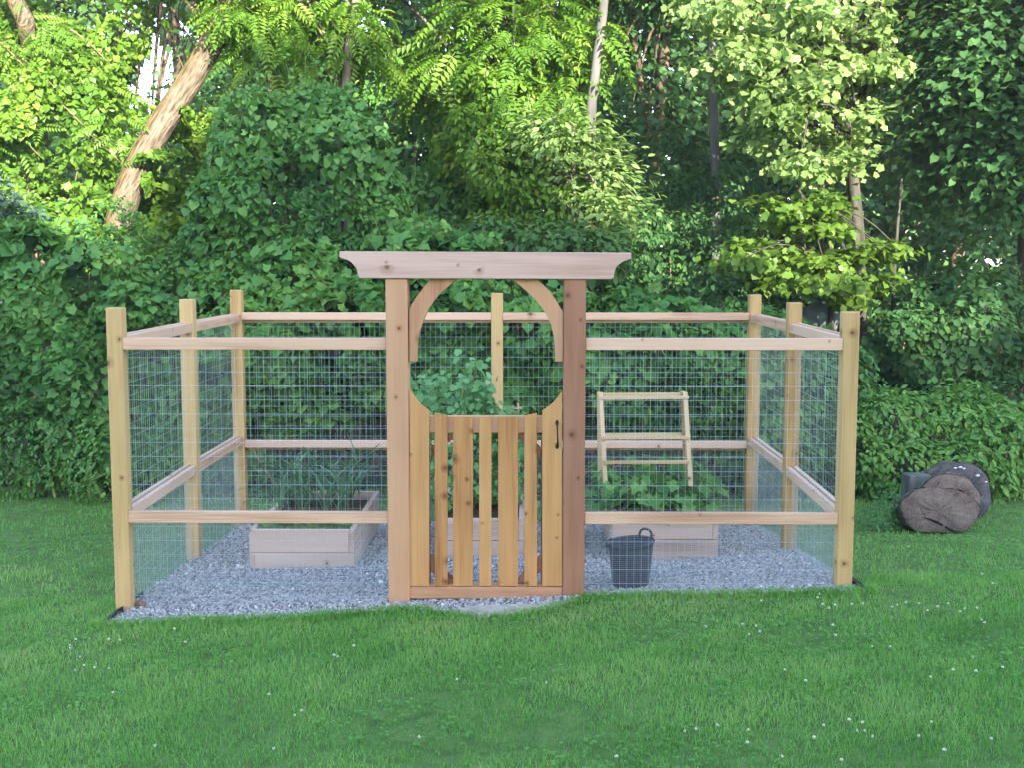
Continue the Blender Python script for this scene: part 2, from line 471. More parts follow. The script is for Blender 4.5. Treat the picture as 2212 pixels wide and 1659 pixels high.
# unseen trees added behind the viewer to block the sun: (label, x, y, height, half width)
SHADE = [('added broad shade tree behind the viewer, leftmost of the row', -3.5, -21.0, 12.0, 3.6, 1.6),
         ('added broad shade tree behind the viewer, second of the row', 2.0, -20.0, 12.0, 3.2, 1.6),
         ('added broad shade tree behind the viewer, third of the row', 7.7, -20.5, 13.9, 2.8, 2.0),
         ('added broad shade tree behind the viewer, fourth of the row', 9.6, -19.5, 11.2, 2.8, 1.6),
         ('added broad shade tree behind the viewer, fifth of the row', 13.0, -20.5, 10.3, 3.0, 1.6),
         ('tallest added shade tree behind the viewer at the row end', 18.5, -20.0, 18.0, 3.8, 2.0)]

def lean_bark():
    m, nt, out = new_mat('leaning_trunk_bark')
    tc = N(nt, 'ShaderNodeTexCoord')
    mp = N(nt, 'ShaderNodeMapping'); mp.inputs['Rotation'].default_value = (0, R(-32), 0)
    nt.links.new(tc.outputs['Object'], mp.inputs[0])
    m2 = N(nt, 'ShaderNodeMapping'); m2.inputs['Scale'].default_value = (1, 1, 0.22)
    nt.links.new(mp.outputs[0], m2.inputs[0])
    n1 = N(nt, 'ShaderNodeTexNoise'); n1.inputs['Scale'].default_value = 26; n1.inputs['Detail'].default_value = 9
    nt.links.new(m2.outputs[0], n1.inputs['Vector'])
    n2 = N(nt, 'ShaderNodeTexNoise'); n2.inputs['Scale'].default_value = 2.2; n2.inputs['Detail'].default_value = 4
    nt.links.new(tc.outputs['Object'], n2.inputs['Vector'])
    c = ramp(nt, n1.outputs[0], [(0.34, (0.075, 0.056, 0.041)), (0.48, (0.14, 0.11, 0.082)), (0.68, (0.215, 0.177, 0.138))])
    moss = ramp(nt, n1.outputs[0], [(0.34, (0.075, 0.052, 0.026)), (0.5, (0.15, 0.105, 0.052)), (0.7, (0.21, 0.16, 0.085))])
    # old moss and lichen grow on the upper, left-hand side of the lean
    ge = N(nt, 'ShaderNodeSeparateXYZ')
    geo = N(nt, 'ShaderNodeNewGeometry'); nt.links.new(geo.outputs['Normal'], ge.inputs[0])
    f = mathn(nt, 'ADD', mathn(nt, 'MULTIPLY', ge.outputs[0], -1.6), mathn(nt, 'MULTIPLY', mathn(nt, 'SUBTRACT', n2.outputs[0], 0.5), 2.4))
    f = mathn(nt, 'ADD', f, 0.25, True)
    b = N(nt, 'ShaderNodeBsdfPrincipled'); b.inputs['Roughness'].default_value = 0.9; b.inputs['Specular IOR Level'].default_value = 0.15
    nt.links.new(mixc(nt, f, c, moss), b.inputs['Base Color'])
    bp = N(nt, 'ShaderNodeBump'); bp.inputs['Strength'].default_value = 1.0; bp.inputs['Distance'].default_value = 0.05
    nt.links.new(n1.outputs[0], bp.inputs['Height']); nt.links.new(bp.outputs[0], b.inputs['Normal'])
    nt.links.new(b.outputs[0], out.inputs[0])
    return m
M['bark_lean'] = lean_bark()
M['bramble'] = leaf_mat('bramble_leaf', [(0.0, (0.045, 0.14, 0.034)), (0.5, (0.11, 0.27, 0.06)), (1.0, (0.22, 0.40, 0.085))], rough=0.5, trans=0.34)
M['bark_dim'] = noise_mat('shade_darkened_bark', [(0.3, (0.028, 0.026, 0.022)), (0.55, (0.065, 0.058, 0.05)), (0.8, (0.115, 0.105, 0.09))], 14, rough=0.9, bump=0.9, stretch=(1, 1, 0.18), bdist=0.03)  # grey bark darkened in colour to stand in for shade on the trunks

# ------------------------------------------------------------------ fence
XL, XR, YB, YM = -2.525, 2.0, 3.21, 1.68
def avgx(px_top, px_bot, wy):
    return (at(*px_top, wy).x + at(*px_bot, wy).x) / 2
PW = 0.098
fence = thing('garden_fence', 'square timber garden fence with yellowish posts, pink cedar rails and galvanised wire mesh', 'fence', (0, 0, ground(0, 0)))
xFL = avgx((245.5, 663), (265, 1318), -PW / 2)
xFR = avgx((1840, 672), (1825, 1258), -PW / 2)
xML = at(412, 900, YM).x
xMR = at(1710, 900, YM).x
xBL = at(515, 800, YB).x
xBR = at(1627, 800, YB).x
xBC = at(1074, 750, YB).x
posts = [(xFL, 0.0, at(245, 663, 0).z), (xFR, 0.0, at(1840, 672, 0).z), (xML, YM, at(411, 645, YM).z), (xMR, YM, at(1713, 652, YM).z),
         (xBL, YB, at(515, 625, YB).z), (xBR, YB, at(1630, 635, YB).z), (xBC, YB, at(1073, 632, YB).z)]
for i, (x, y, zt) in enumerate(posts):
    zb = ground(x, y) - 0.25
    w = PW if i < 2 else 0.102
    box('post', (x, y, (zt + zb) / 2), (w, w, zt - zb), M['pine', 2], fence, rot=(0, 0, rng.normal(0, 0.012)), bevel=0.006)
# arbor posts in the line of the fence
AW = 0.135
yA = 0.0
axl = (at(835.5, 900, -AW / 2).x + at(882, 900, -AW / 2).x) / 2
axr = (at(1217.5, 900, -AW / 2).x + at(1264, 900, -AW / 2).x) / 2
def zf(py, wy):
    return at(1050, py, wy).z
zbeam0 = zf(601, -AW / 2)
arbor = thing('garden_arbor', 'cedar gate arbor with a long scroll-ended beam on two thick posts', 'arbor', ((axl + axr) / 2, 0, ground(0, 0)))
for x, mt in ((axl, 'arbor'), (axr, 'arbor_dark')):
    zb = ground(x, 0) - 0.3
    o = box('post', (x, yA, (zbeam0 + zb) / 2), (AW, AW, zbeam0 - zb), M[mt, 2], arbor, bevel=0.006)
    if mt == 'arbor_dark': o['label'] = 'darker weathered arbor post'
# front rails
zt0, zt1 = zf(755.5, -PW / 2), zf(729.5, -PW / 2)
zl0, zl1 = zf(1134, -PW / 2), zf(1107, -PW / 2)
RT = 0.038
HR = zt1 - zt0
zT, zL = (zt0 + zt1) / 2, (zl0 + zl1) / 2
def rail(x0, y0, x1, y1, z, mat, h=HR, t=RT, name='rail', tilt=0.0):
    L = math.hypot(x1 - x0, y1 - y0)
    a = math.atan2(y1 - y0, x1 - x0)
    # boards run along local x
    return box(name, ((x0 + x1) / 2, (y0 + y1) / 2, z), (L, t, h), M[mat, 0], fence, rot=(0, tilt, a), bevel=0.003)
yr = -PW / 2 + RT / 2 + 0.004
xa0, xa1 = xFL + PW / 2, axl - AW / 2
xb0, xb1 = axr + AW / 2, xFR - PW / 2
for z in (zT, zL):
    rail(xa0 + .001, yr, xa1 - .001, yr, z, 'cedar')
    rail(xb0 + .001, yr, xb1 - .001, yr, z, 'cedar')
    # backing battens that clamp the mesh
    rail(xa0 + .001, yr + 0.042, xa1 - .001, yr + 0.042, z - 0.004, 'cedar', h=HR * 0.8, t=0.02, name='batten')
    rail(xb0 + .001, yr + 0.042, xb1 - .001, yr + 0.042, z - 0.004, 'cedar', h=HR * 0.8, t=0.02, name='batten')
# back rails
zTb = (at(1000, 674, YB).z + at(1000, 694, YB).z) / 2 + 0.003
zLb = (at(1500, 951, YB).z + at(1500, 972, YB).z) / 2
for z in (zTb, zLb):
    for x0, x1 in ((xBL + 0.052, xBC - 0.052), (xBC + 0.052, xBR - 0.052)):
        rail(x0, YB - 0.03, x1, YB - 0.03, z + 0.006, 'cedar', h=0.066)
        rail(x0, YB + 0.012, x1, YB + 0.012, z - 0.022, 'cedar', h=0.062, t=0.03, name='batten')
# side rails, doubled with the mesh pinched between
for side, xs_ in ((-1, (xFL, xML, xBL)), (1, (xFR, xMR, xBR))):
    yy = (0.0, YM, YB)
    for k in range(2):
        for z in (zT + 0.008, zL + 0.005):
            dy0, dy1 = 0.052, 0.052
            xi = -side * 0.022
            rail(xs_[k] + xi, yy[k] + dy0, xs_[k + 1] + xi, yy[k + 1] - dy1, z, 'cedar', h=0.072, t=0.036)
            xo = side * 0.026
            rail(xs_[k] + xo, yy[k] + dy0, xs_[k + 1] + xo, yy[k + 1] - dy1, z + 0.010, 'cedar', h=0.062, t=0.034, name='batten')

# wire: every wire is a thin square bar
def wire_bars(segs, r):
    """segs: list of (p, q) -> thin four-sided bars"""
    A = np.array([s[0] for s in segs], float); B = np.array([s[1] for s in segs], float)
    T = B - A; T /= np.linalg.norm(T, axis=1)[:, None]
    ref = np.where(np.abs(T[:, 2:3]) > 0.8, np.array([[1.0, 0, 0]]), np.array([[0, 0, 1.0]]))
    U = np.cross(T, ref); U /= np.linalg.norm(U, axis=1)[:, None]
    W = np.cross(T, U)
    c = [(1, 0), (0, 1), (-1, 0), (0, -1)]
    V = np.stack([P + r * (a * U + b * W) for P in (A, B) for a, b in c], 1)
    f = np.array([(0, 1, 5, 4), (1, 2, 6, 5), (2, 3, 7, 6), (3, 0, 4, 7)])
    F = (f[None] + (np.arange(len(A)) * 8)[:, None, None]).reshape(-1, 4)
    return V.reshape(-1, 3), F

def mesh_panel(name, p0, p1, z0, z1, sx, sz, r, z0b=None, label=None, jit=0.0):
    """a wire panel between the plan points p0, p1; z0 may differ at the two ends"""
    z0b = z0 if z0b is None else z0b
    p0 = np.array(p0, float); p1 = np.array(p1, float)
    L = np.linalg.norm(p1 - p0); segs = []
    nx = max(2, int(round(L / sx)))
    for i in range(nx + 1):
        t = i / nx
        x, y = p0 * (1 - t) + p1 * t
        segs.append(((x, y, z0 * (1 - t) + z0b * t), (x + rng.normal(0, jit), y, z1)))
    z = z1
    lo = min(z0, z0b)
    while z > lo:
        # clip to the sloping lower edge
        ta, tb = 0.0, 1.0
        if z < max(z0, z0b):
            tc = (z - z0) / (z0b - z0)
            if z0b > z0: tb = tc
            else: ta = tc
        if tb - ta > 0.02:
            a = p0 * (1 - ta) + p1 * ta; b = p0 * (1 - tb) + p1 * tb
            segs.append(((a[0], a[1], z), (b[0], b[1], z + rng.normal(0, jit))))
        z -= sz
    nv = nx + 1
    V, F = wire_bars(segs[:nv], r * (0.68 if sx > 0.02 else 0.5))
    V2, F2 = wire_bars(segs[nv:], r)
    V, F = np.concatenate([V, V2]), np.concatenate([F, F2 + len(V)])
    o = link(name, np_mesh(name, V, F), M['wire'], fence)
    o['kind'] = 'stuff'
    if label: o['label'] = label
    return o
WS = 31.3 / 350.0
ym = yr + 0.026
def panel_set(p0, p1, zt, zl, r=0.0012, hr=0.00042):
    g0, g1 = ground(*p0) - 0.03, ground(*p1) - 0.03
    mesh_panel('wire_mesh', p0, p1, g0, zt, WS / 2, WS, r, g1, 'welded wire with tall rectangular openings', 0.0012)
    mesh_panel('hardware_cloth', (p0[0], p0[1] + 0.005), (p1[0], p1[1] + 0.005), g0, zl + 0.05, 0.0125, 0.0125, hr, g1, 'fine square mesh below the lower rail')
panel_set((xa0, ym), (xa1, ym), zT, zL)
panel_set((xb0, ym), (xb1, ym), zT, zL)
for xs_ in ((xFL, xML, xBL), (xFR, xMR, xBR)):
    s = -1 if xs_[0] < 0 else 1
    panel_set((xs_[0] + s * 0.004, 0.05), (xs_[1] + s * 0.004, YM - 0.05), zT, zL, hr=0.0007)
    panel_set((xs_[1] + s * 0.004, YM + 0.05), (xs_[2] + s * 0.004, YB - 0.05), zT, zL, hr=0.0007)
panel_set((xBL + 0.05, YB - 0.009), (xBC - 0.05, YB - 0.009), zTb, zLb)
panel_set((xBC + 0.05, YB - 0.009), (xBR - 0.05, YB - 0.009), zTb, zLb)

# ------------------------------------------------------------------ arbor beam and braces
yb0, yb1 = -AW / 2 - 0.012, AW / 2 + 0.012
def fp(px, py, wy):
    p = at(px, py, wy); return (p.x, p.z)
bl = [(733, 541.6), (1364, 544.6), (1364, 558)]
# right scroll end, then the underside, then the left scroll end
def scroll(x0, y0, x1, y1):
    out = []
    for t in np.linspace(0, 1, 10):
        a = t * math.pi / 2
        out.append((x0 + (x1 - x0) * math.sin(a) ** 1.0 * 0.86, y0 + (y1 - y0) * (1 - math.cos(a)) * 0.86))
    out.append((x1 - (x1 - x0) * 0.06, y0 + (y1 - y0) * 0.95))
    out.append((x1, y1))
    return out
bl += scroll(1360, 559, 1321, 602.5)
bl += list(reversed(scroll(737, 556, 778.5, 600)))
bl += [(733, 555)]
prism('header_beam', [fp(u, v, yb0) for u, v in bl], yb0, yb1, M['beam', 0], arbor, bevel=0.004)
def brace(outer, inner):
    yb = -0.045
    o = [fp(u, v, yb) for u, v in outer]; i = [fp(u, v, yb) for u, v in inner]
    prism('brace', o + i, yb, yb + 0.07, M['arbor', 2], arbor, bevel=0.003)
lo_in = [(990, 601.5), (967, 617), (946.5, 637), (926.5, 664), (913, 691), (905, 718), (901, 748), (900, 780)]
lo_out = [(883.5, 780), (883.5, 668), (890, 655), (901, 638.5), (914, 621), (930, 601.5)]
brace(lo_out, lo_in)
ro_in = [(1200, 781), (1198, 732), (1192, 702), (1178, 672), (1157, 645), (1132, 623), (1106, 602.5)]
ro_out = [(1162, 602.5), (1183, 623), (1200, 645), (1216.5, 673), (1216.5, 781)]
brace(ro_out, ro_in)

# ------------------------------------------------------------------ gate
gx0, gx1 = at(884, 1100, -0.04).x, at(1215.5, 1100, -0.04).x
gate = thing('garden_gate', 'golden cedar picket gate with seven boards and a scooped top', 'gate', ((gx0 + gx1) / 2, 0, zf(1297, -0.04)))
yf = -0.052                     # front of the boards
slats = [
    [(884.5, 843), (891, 849), (897, 859), (905, 871), (916, 880), (927, 887.5), (927, 1267.5), (884.5, 1267.5)],
    [(939, 893), (966.7, 899), (966.7, 1267.5), (939, 1267.5)],
    [(978.5, 901), (1021.5, 901), (1021.5, 1267.5), (978.5, 1267.5)],
    [(1035, 901), (1061.5, 901), (1061.5, 1267.5), (1035, 1267.5)],
    [(1076, 901), (1119, 901), (1119, 1267.5), (1076, 1267.5)],
    [(1132.7, 899), (1160, 893.5), (1160, 1267.5), (1132.7, 1267.5)],
    [(1171.5, 887.5), (1184, 880), (1197, 870), (1206, 858), (1210, 851), (1214.5, 846), (1214.5, 1267.5), (1171.5, 1267.5)],
]
for s in slats:
    prism('slat', [fp(u, v, yf) for u, v in s], yf, yf + 0.019, M['gate', 2], gate, bevel=0.002)
def gbox(name, u0, v0, u1, v1, y0, t, mat, ax):
    a, b = at(u0, v0, y0), at(u1, v1, y0)
    return box(name, ((a.x + b.x) / 2, y0 + t / 2, (a.z + b.z) / 2), (abs(b.x - a.x), t, abs(b.z - a.z)), M[mat, ax], gate, bevel=0.003)
gbox('bottom_rail', 884, 1269, 1215, 1295.5, yf - 0.002, 0.021, 'arbor', 0)
gbox('frame_rail', 886, 899, 1213, 936, yf + 0.021, 0.038, 'arbor', 0)
gbox('frame_rail', 886, 1262, 1213, 1291, yf + 0.021, 0.038, 'arbor', 0)
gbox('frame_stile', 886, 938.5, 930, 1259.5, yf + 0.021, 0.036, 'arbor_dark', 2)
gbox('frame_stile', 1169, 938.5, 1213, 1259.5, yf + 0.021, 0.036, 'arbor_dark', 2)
def gpoly(name, pts, y0, t, mat):
    prism(name, [fp(u, v, y0) for u, v in pts], y0, y0 + t, M[mat, 2], gate, bevel=0.002)
yc = yf + 0.022
gpoly('corner_brace', [(931, 1199), (931, 1236), (957, 1259), (986, 1259)], yc, 0.034, 'arbor_dark')
gpoly('corner_brace', [(1168, 1199), (1112, 1259), (1141, 1259), (1168, 1236)], yc, 0.034, 'arbor_dark')
gpoly('corner_brace', [(931, 968), (960, 939.5), (986, 939.5), (931, 992)], yc, 0.034, 'arbor_dark')
gpoly('corner_brace', [(1168, 968), (1168, 992), (1112, 939.5), (1138, 939.5)], yc, 0.034, 'arbor_dark')
# handle: two leaf-shaped plates and a bowed grip
hx = at(1203.5, 939, yf).x
hz0, hz1 = at(1204, 968, yf).z, at(1204, 910, yf).z
path = [(hx - 0.004, yf - 0.004, hz1 - 0.006), (hx, yf - 0.022, hz1 - 0.03), (hx + 0.002, yf - 0.034, (hz0 + hz1) / 2), (hx + 0.004, yf - 0.022, hz0 + 0.03), (hx + 0.006, yf - 0.004, hz0 + 0.006)]
hp = [tube_arrays(smooth_path(path, 14), 0.0055, 6)]
for z in (hz1 - 0.012, hz0 + 0.012):
    V = []
    for a in np.linspace(0, 2 * np.pi, 8, endpoint=False):
        V.append((hx + 0.011 * np.cos(a), yf - 0.001, z + 0.02 * np.sin(a)))
    for a in np.linspace(0, 2 * np.pi, 8, endpoint=False):
        V.append((hx + 0.008 * np.cos(a), yf - 0.006, z + 0.016 * np.sin(a)))
    Fq = [(j, (j + 1) % 8, 8 + (j + 1) % 8, 8 + j) for j in range(8)] + [(8, 9, 10, 11), (8, 11, 12, 13), (8, 13, 14, 15)]
    hp.append((np.array(V), np.array(Fq)))
hv, hf = join_arrays(hp)
link('handle', np_mesh('handle', hv, hf), M['iron'], gate)
# two strap hinges on the post side
for v in (930, 1245):
    a = at(886, v, 0)
    box('hinge', (gx0 + 0.0, -0.0305 + 0.055, a.z), (0.05, 0.004, 0.03), M['iron'], gate, bevel=0.001)

# ------------------------------------------------------------------ raised beds
def raised_bed(label, x0, x1, y0, y1, zb, h1, h2):
    """two courses of boards; h1 lower, h2 upper"""
    zb1 = min(ground(x0, y1), ground(x1, y1)) + 0.0
    b = thing('raised_bed', label, 'raised bed', ((x0 + x1) / 2, y0, zb), 'raised vegetable beds')
    t = 0.04
    for k, (z, h) in enumerate(((zb + h1 / 2 - 0.01, h1 + 0.02), (zb + h1 + h2 / 2 + 0.004, h2))):
        s = 0.0 if k else 0.012
        dx = 0.0
        xa, xb = (x0 + (0.0 if k else t), x1 - (t if k else 0.0))
        box('board', ((xa + xb) / 2, y0 + t / 2 - (0.0 if k else 0.007), z), (xb - xa - 0.002, t, h), M['bed', 0], b, bevel=0.003)
        box('board', ((xa + xb) / 2, y1 - t / 2, z), (xb - xa - 0.002, t, h), M['bed', 0], b, bevel=0.003)
        # side boards overlap the end boards alternately in the two courses
        for left in (True, False):
            xm = (x0 + t / 2) if left else (x1 - t / 2)
            butt = (left and k == 1) or ((not left) and k == 0)
            ya, yb_ = (y0 + t + 0.001, y1 - t - 0.001) if butt else (y0 + 0.0, y1 - 0.0)
            box('board', (xm, (ya + yb_) / 2, z), (t - 0.002, yb_ - ya, h), M['bed', 1], b, bevel=0.003)
    xs = np.linspace(x0 + t + 0.002, x1 - t - 0.002, 14); ys_ = np.linspace(y0 + t + 0.002, y1 - t - 0.002, 24)
    X, Y = np.meshgrid(xs, ys_)
    Z = zb + h1 + h2 - 0.05 + rng.normal(0, 0.008, X.shape)
    i = np.arange(X.size).reshape(X.shape)
    F = np.stack([i[:-1, :-1], i[:-1, 1:], i[1:, 1:], i[1:, :-1]], -1).reshape(-1, 4)
    link('soil', np_mesh('soil', np.stack([X.ravel(), Y.ravel(), Z.ravel()], 1), F), M['soil'], b)
    return b
yL = 1.2
bedL = (at(539, 1220, yL).x, at(766, 1220, yL).x, yL, yL + 1.5)
zbL = at(650, 1229, yL).z
raised_bed('left-hand low wooden raised bed with leeks and lettuce in it', *bedL, zbL, at(650, 1196, yL).z - zbL, at(650, 1146.5, yL).z - at(650, 1196, yL).z)
yC = 1.5
bedC = (at(944, 1190, yC).x, at(1132, 1190, yC).x, yC, yC + 1.3)
zbC = at(1050, 1203, yC).z
raised_bed('middle wooden raised bed seen through the gate slats, pea vines in it', *bedC, zbC, at(1050, 1170, yC).z - zbC, at(1050, 1123, yC).z - at(1050, 1170, yC).z)
yR = 1.27
bedR = (at(1323, 1190, yR).x, at(1551, 1190, yR).x, yR, yR + 1.45)
zbR = at(1440, 1203, yR).z
raised_bed('right-hand wooden raised bed behind the black tub, squash leaves in it', *bedR, zbR, at(1440, 1167, yR).z - zbR, at(1440, 1117, yR).z - at(1440, 1167, yR).z)
zsL, zsC, zsR = [zf(p, y) - 0.05 for p, y in ((1146.5, yL), (1123, yC), (1117, yR))]

# ------------------------------------------------------------------ A-frame trellis in the right bed
yT = yR + 0.55
tr = thing('a_frame_trellis', 'pale folding A-frame trellis of thin sticks standing in the raised bed behind the tub', 'trellis', (at(1390, 1000, yT).x, yT, zsR))
def stick(u0, v0, y0, u1, v1, y1, w=0.034, t=0.02, name='leg'):
    a, b = at(u0, v0, y0), at(u1, v1, y1)
    d = b - a; L = d.length
    bm = bmesh.new(); bmesh.ops.create_cube(bm, size=1.0)
    bmesh.ops.scale(bm, vec=(w, t, L) if name == 'leg' else (L, t, w), verts=bm.verts)
    bmesh.ops.bevel(bm, geom=list(bm.edges), offset=0.002, segments=1, affect='EDGES')
    q = d.to_track_quat('Z' if name == 'leg' else 'X', 'Y').to_euler()
    if name != 'leg': q = (0, -math.atan2(d.z, math.hypot(d.x, d.y)), math.atan2(d.y, d.x))
    return link(name, bm_mesh(name, bm), M['pale', 2 if name == 'leg' else 0], tr, (a + b) / 2, q)
yf_, yb_ = yT - 0.20, yT + 0.20
stick(1297, 848, yT - 0.012, 1308, 1052, yf_)
stick(1294, 848, yT + 0.012, 1296, 1046, yb_)
stick(1480, 848, yT - 0.012, 1492, 1052, yf_)
stick(1475, 846, yT + 0.012, 1482, 1046, yb_)
for (v, yy, u0, u1) in ((860.5, yT - 0.034, 1292, 1488), (853, yT + 0.034, 1292, 1484), (947, yT - 0.034 - 0.09, 1299, 1488), (940, yT + 0.034 + 0.08, 1296, 1484), (1000, yT - 0.034 - 0.14, 1304, 1490)):
    stick(u0, v, yy, u1, v - 1, yy, 0.026, 0.018, 'crossbar')

# small cane trellis in the middle bed
yt2 = yC + 0.75
ct = thing('cane_trellis', 'short cane frame poking out of the pea vines behind the gate', 'trellis', (at(1110, 1000, yt2).x, yt2, zsC))
for (u0, v0, u1, v1) in ((1119, 872, 1122, 1118), (1098, 880, 1092, 1118)):
    a, b = at(u0, v0, yt2), at(u1, v1, yt2)
    v_, f_ = tube_arrays([a, (a + b) / 2, b], 0.010, 6)
    link('cane', np_mesh('cane', v_, f_, smooth=True), M['pale', 2], ct)
for v in (884, 935):
    a, b = at(1090, v, yt2 - 0.02), at(1128, v - 1, yt2 - 0.02)
    v_, f_ = tube_arrays([a, (a + b) / 2, b], 0.008, 6)
    link('crossbar', np_mesh('crossbar', v_, f_, smooth=True), M['pale', 2], ct)

# ------------------------------------------------------------------ black rubber tub
yK = 0.2
kx, kz = at(1362, 1262, yK).x, ground(at(1362, 1262, yK).x, yK) + 0.022
r_top = (at(1413, 1172, yK).x - at(1310, 1172, yK).x) / 2
r_bot = r_top * 0.755
kh = at(1362, 1169, yK).z - kz
tub = thing('rubber_tub', 'dark blue-grey flexible garden tub with one loop handle up on the gravel', 'tub', (kx, yK, kz))
def lathe(prof, seg=40, squash=1.0):
    V, F = [], []
    for r, z in prof:
        for a in np.linspace(0, 2 * np.pi, seg, endpoint=False):
            V.append((r * np.cos(a), r * np.sin(a) * squash, z))
    for i in range(len(prof) - 1):
        for j in range(seg):
            k = (j + 1) % seg
            F.append((i * seg + j, i * seg + k, (i + 1) * seg + k, (i + 1) * seg + j))
    return np.array(V), np.array(F)
M['rubber'] = noise_mat('blue_grey_rubber', [(0.3, (0.030, 0.034, 0.052)), (0.7, (0.062, 0.068, 0.095))], 30, rough=0.6, bump=0.1)
prof = [(0.0, 0.004), (r_bot * 0.97, 0.0), (r_bot, 0.006)]
for i in range(1, 9):
    t = i / 9
    prof.append((r_bot + (r_top * 0.95 - r_bot) * t, kh * 0.97 * t))
prof += [(r_top * 0.955, kh * 0.93), (r_top, kh * 0.945), (r_top * 1.005, kh * 0.985), (r_top * 0.985, kh), (r_top * 0.95, kh * 0.985), (r_bot * 0.93, 0.02), (0.0, 0.018)]
V, F = lathe(prof)
V[:, 2] += np.where(V[:, 2] > kh * 0.8, 0.012 * (V[:, 0] / r_top), 0)
link('body', np_mesh('body', V + np.array((kx, yK, kz)), F, smooth=True), M['rubber'], tub)
a0, a1 = at(1383, 1168, yK), at(1409, 1168, yK)
hpth = smooth_path([(a0.x, yK + 0.1, kz + kh), (a0.x + 0.012, yK + 0.1, kz + kh + 0.042), ((a0.x + a1.x) / 2, yK + 0.08, kz + kh + 0.062), (a1.x - 0.004, yK + 0.06, kz + kh + 0.045), (a1.x, yK + 0.05, kz + kh)], 14)
v_, f_ = tube_arrays(hpth, 0.0085, 8)
link('handle', np_mesh('handle', v_, f_, smooth=True), M['rubber'], tub)
hpth = smooth_path([(kx - r_top * .75, yK - 0.06, kz + kh * .99), (kx - r_top * .98, yK - 0.05, kz + kh * .93), (kx - r_top * 1.04, yK, kz + kh * .88), (kx - r_top * .98, yK + 0.05, kz + kh * .93), (kx - r_top * .75, yK + .06, kz + kh * .99)], 14)
v_, f_ = tube_arrays(hpth, 0.0085, 8)
o = link('handle', np_mesh('handle', v_, f_, smooth=True), M['rubber'], tub); o['label'] = 'handle folded down against the tub'

# ------------------------------------------------------------------ log rounds
def log_round(label, u, v, wy, ru, rv, length, yaw, roll, mat_face, cracks, flat=0.0, pitch=0.0, sink=0.04):
    c = at(u, v, wy)
    S = (wy - CAM.y) / FPX
    rx, rz = ru * S, rv * S
    root = thing('log_round', label, 'log', (c.x, wy, c.z - rz), 'sawn log rounds by the bramble')
    seg = 44
    ang = np.linspace(0, 2 * np.pi, seg, endpoint=False)
    wob = 1 + 0.035 * np.sin(3 * ang + u) + 0.02 * np.sin(7 * ang + v) + rng.normal(0, 0.006, seg)
    ox, oz = rx * wob * np.cos(ang), rz * wob * np.sin(ang)
    oz = np.maximum(oz, -rz * (1 - flat))
    E = Euler((pitch, 0, yaw)).to_matrix(); E = np.array(E)
    # bark side with ridges
    nl = 6
    V = []
    for i in range(nl):
        t = i / (nl - 1)
        rg = 1 + rng.normal(0, 0.018, seg)
        V.append(np.stack([ox * rg * 1.01, np.full(seg, length * t), oz * rg * 1.01], 1))
    V = np.concatenate(V)
    F = [(i * seg + j, i * seg + (j + 1) % seg, (i + 1) * seg + (j + 1) % seg, (i + 1) * seg + j) for i in range(nl - 1) for j in range(seg)]
    V = V @ E.T + np.array(c)
    link('bark', np_mesh('bark', V, F), M['bark_log'], root)
    for end in (0, 1):
        rings = np.array([1.0, 0.9, 0.72, 0.5, 0.25])
        y = -0.006 if end == 0 else length + 0.006
        V = []
        for r in rings:
            yy = y + (rng.normal(0, 0.004, seg) if r < 0.99 else 0.01 * (1 if end == 0 else -1))
            V.append(np.stack([ox * r, np.broadcast_to(yy, seg), oz * r], 1))
        V = np.concatenate(V + [np.array([[0, y, 0]])])
        F = [(i * seg + j, i * seg + (j + 1) % seg, (i + 1) * seg + (j + 1) % seg) for i in range(4) for j in range(seg)]
        F += [(i * seg + j, (i + 1) * seg + (j + 1) % seg, (i + 1) * seg + j) for i in range(4) for j in range(seg)]
        F += [(4 * seg + j, 4 * seg + (j + 1) % seg, 5 * seg) for j in range(seg)]
        V = V @ E.T + np.array(c)
        me = np_mesh('cut_face', V, F)
        link('cut_face', me, mat_face, root)
    for pts, w in cracks:
        P = np.array([(a * rx, -0.012, b * rz) for a, b in pts])
        P = smooth_path(P, 16)
        wv = w * np.sin(np.linspace(0.15, math.pi - 0.1, 16))
        A = P + np.array([0, 0, 1]) * wv[:, None]; B = P - np.array([0, 0, 1]) * wv[:, None]
        V = np.concatenate([A, B]) @ E.T + np.array(c)
        F = [(i, i + 1, 17 + i, 16 + i) for i in range(15)]
        link('crack', np_mesh('crack', V, F), M['crack'], root)
    return root
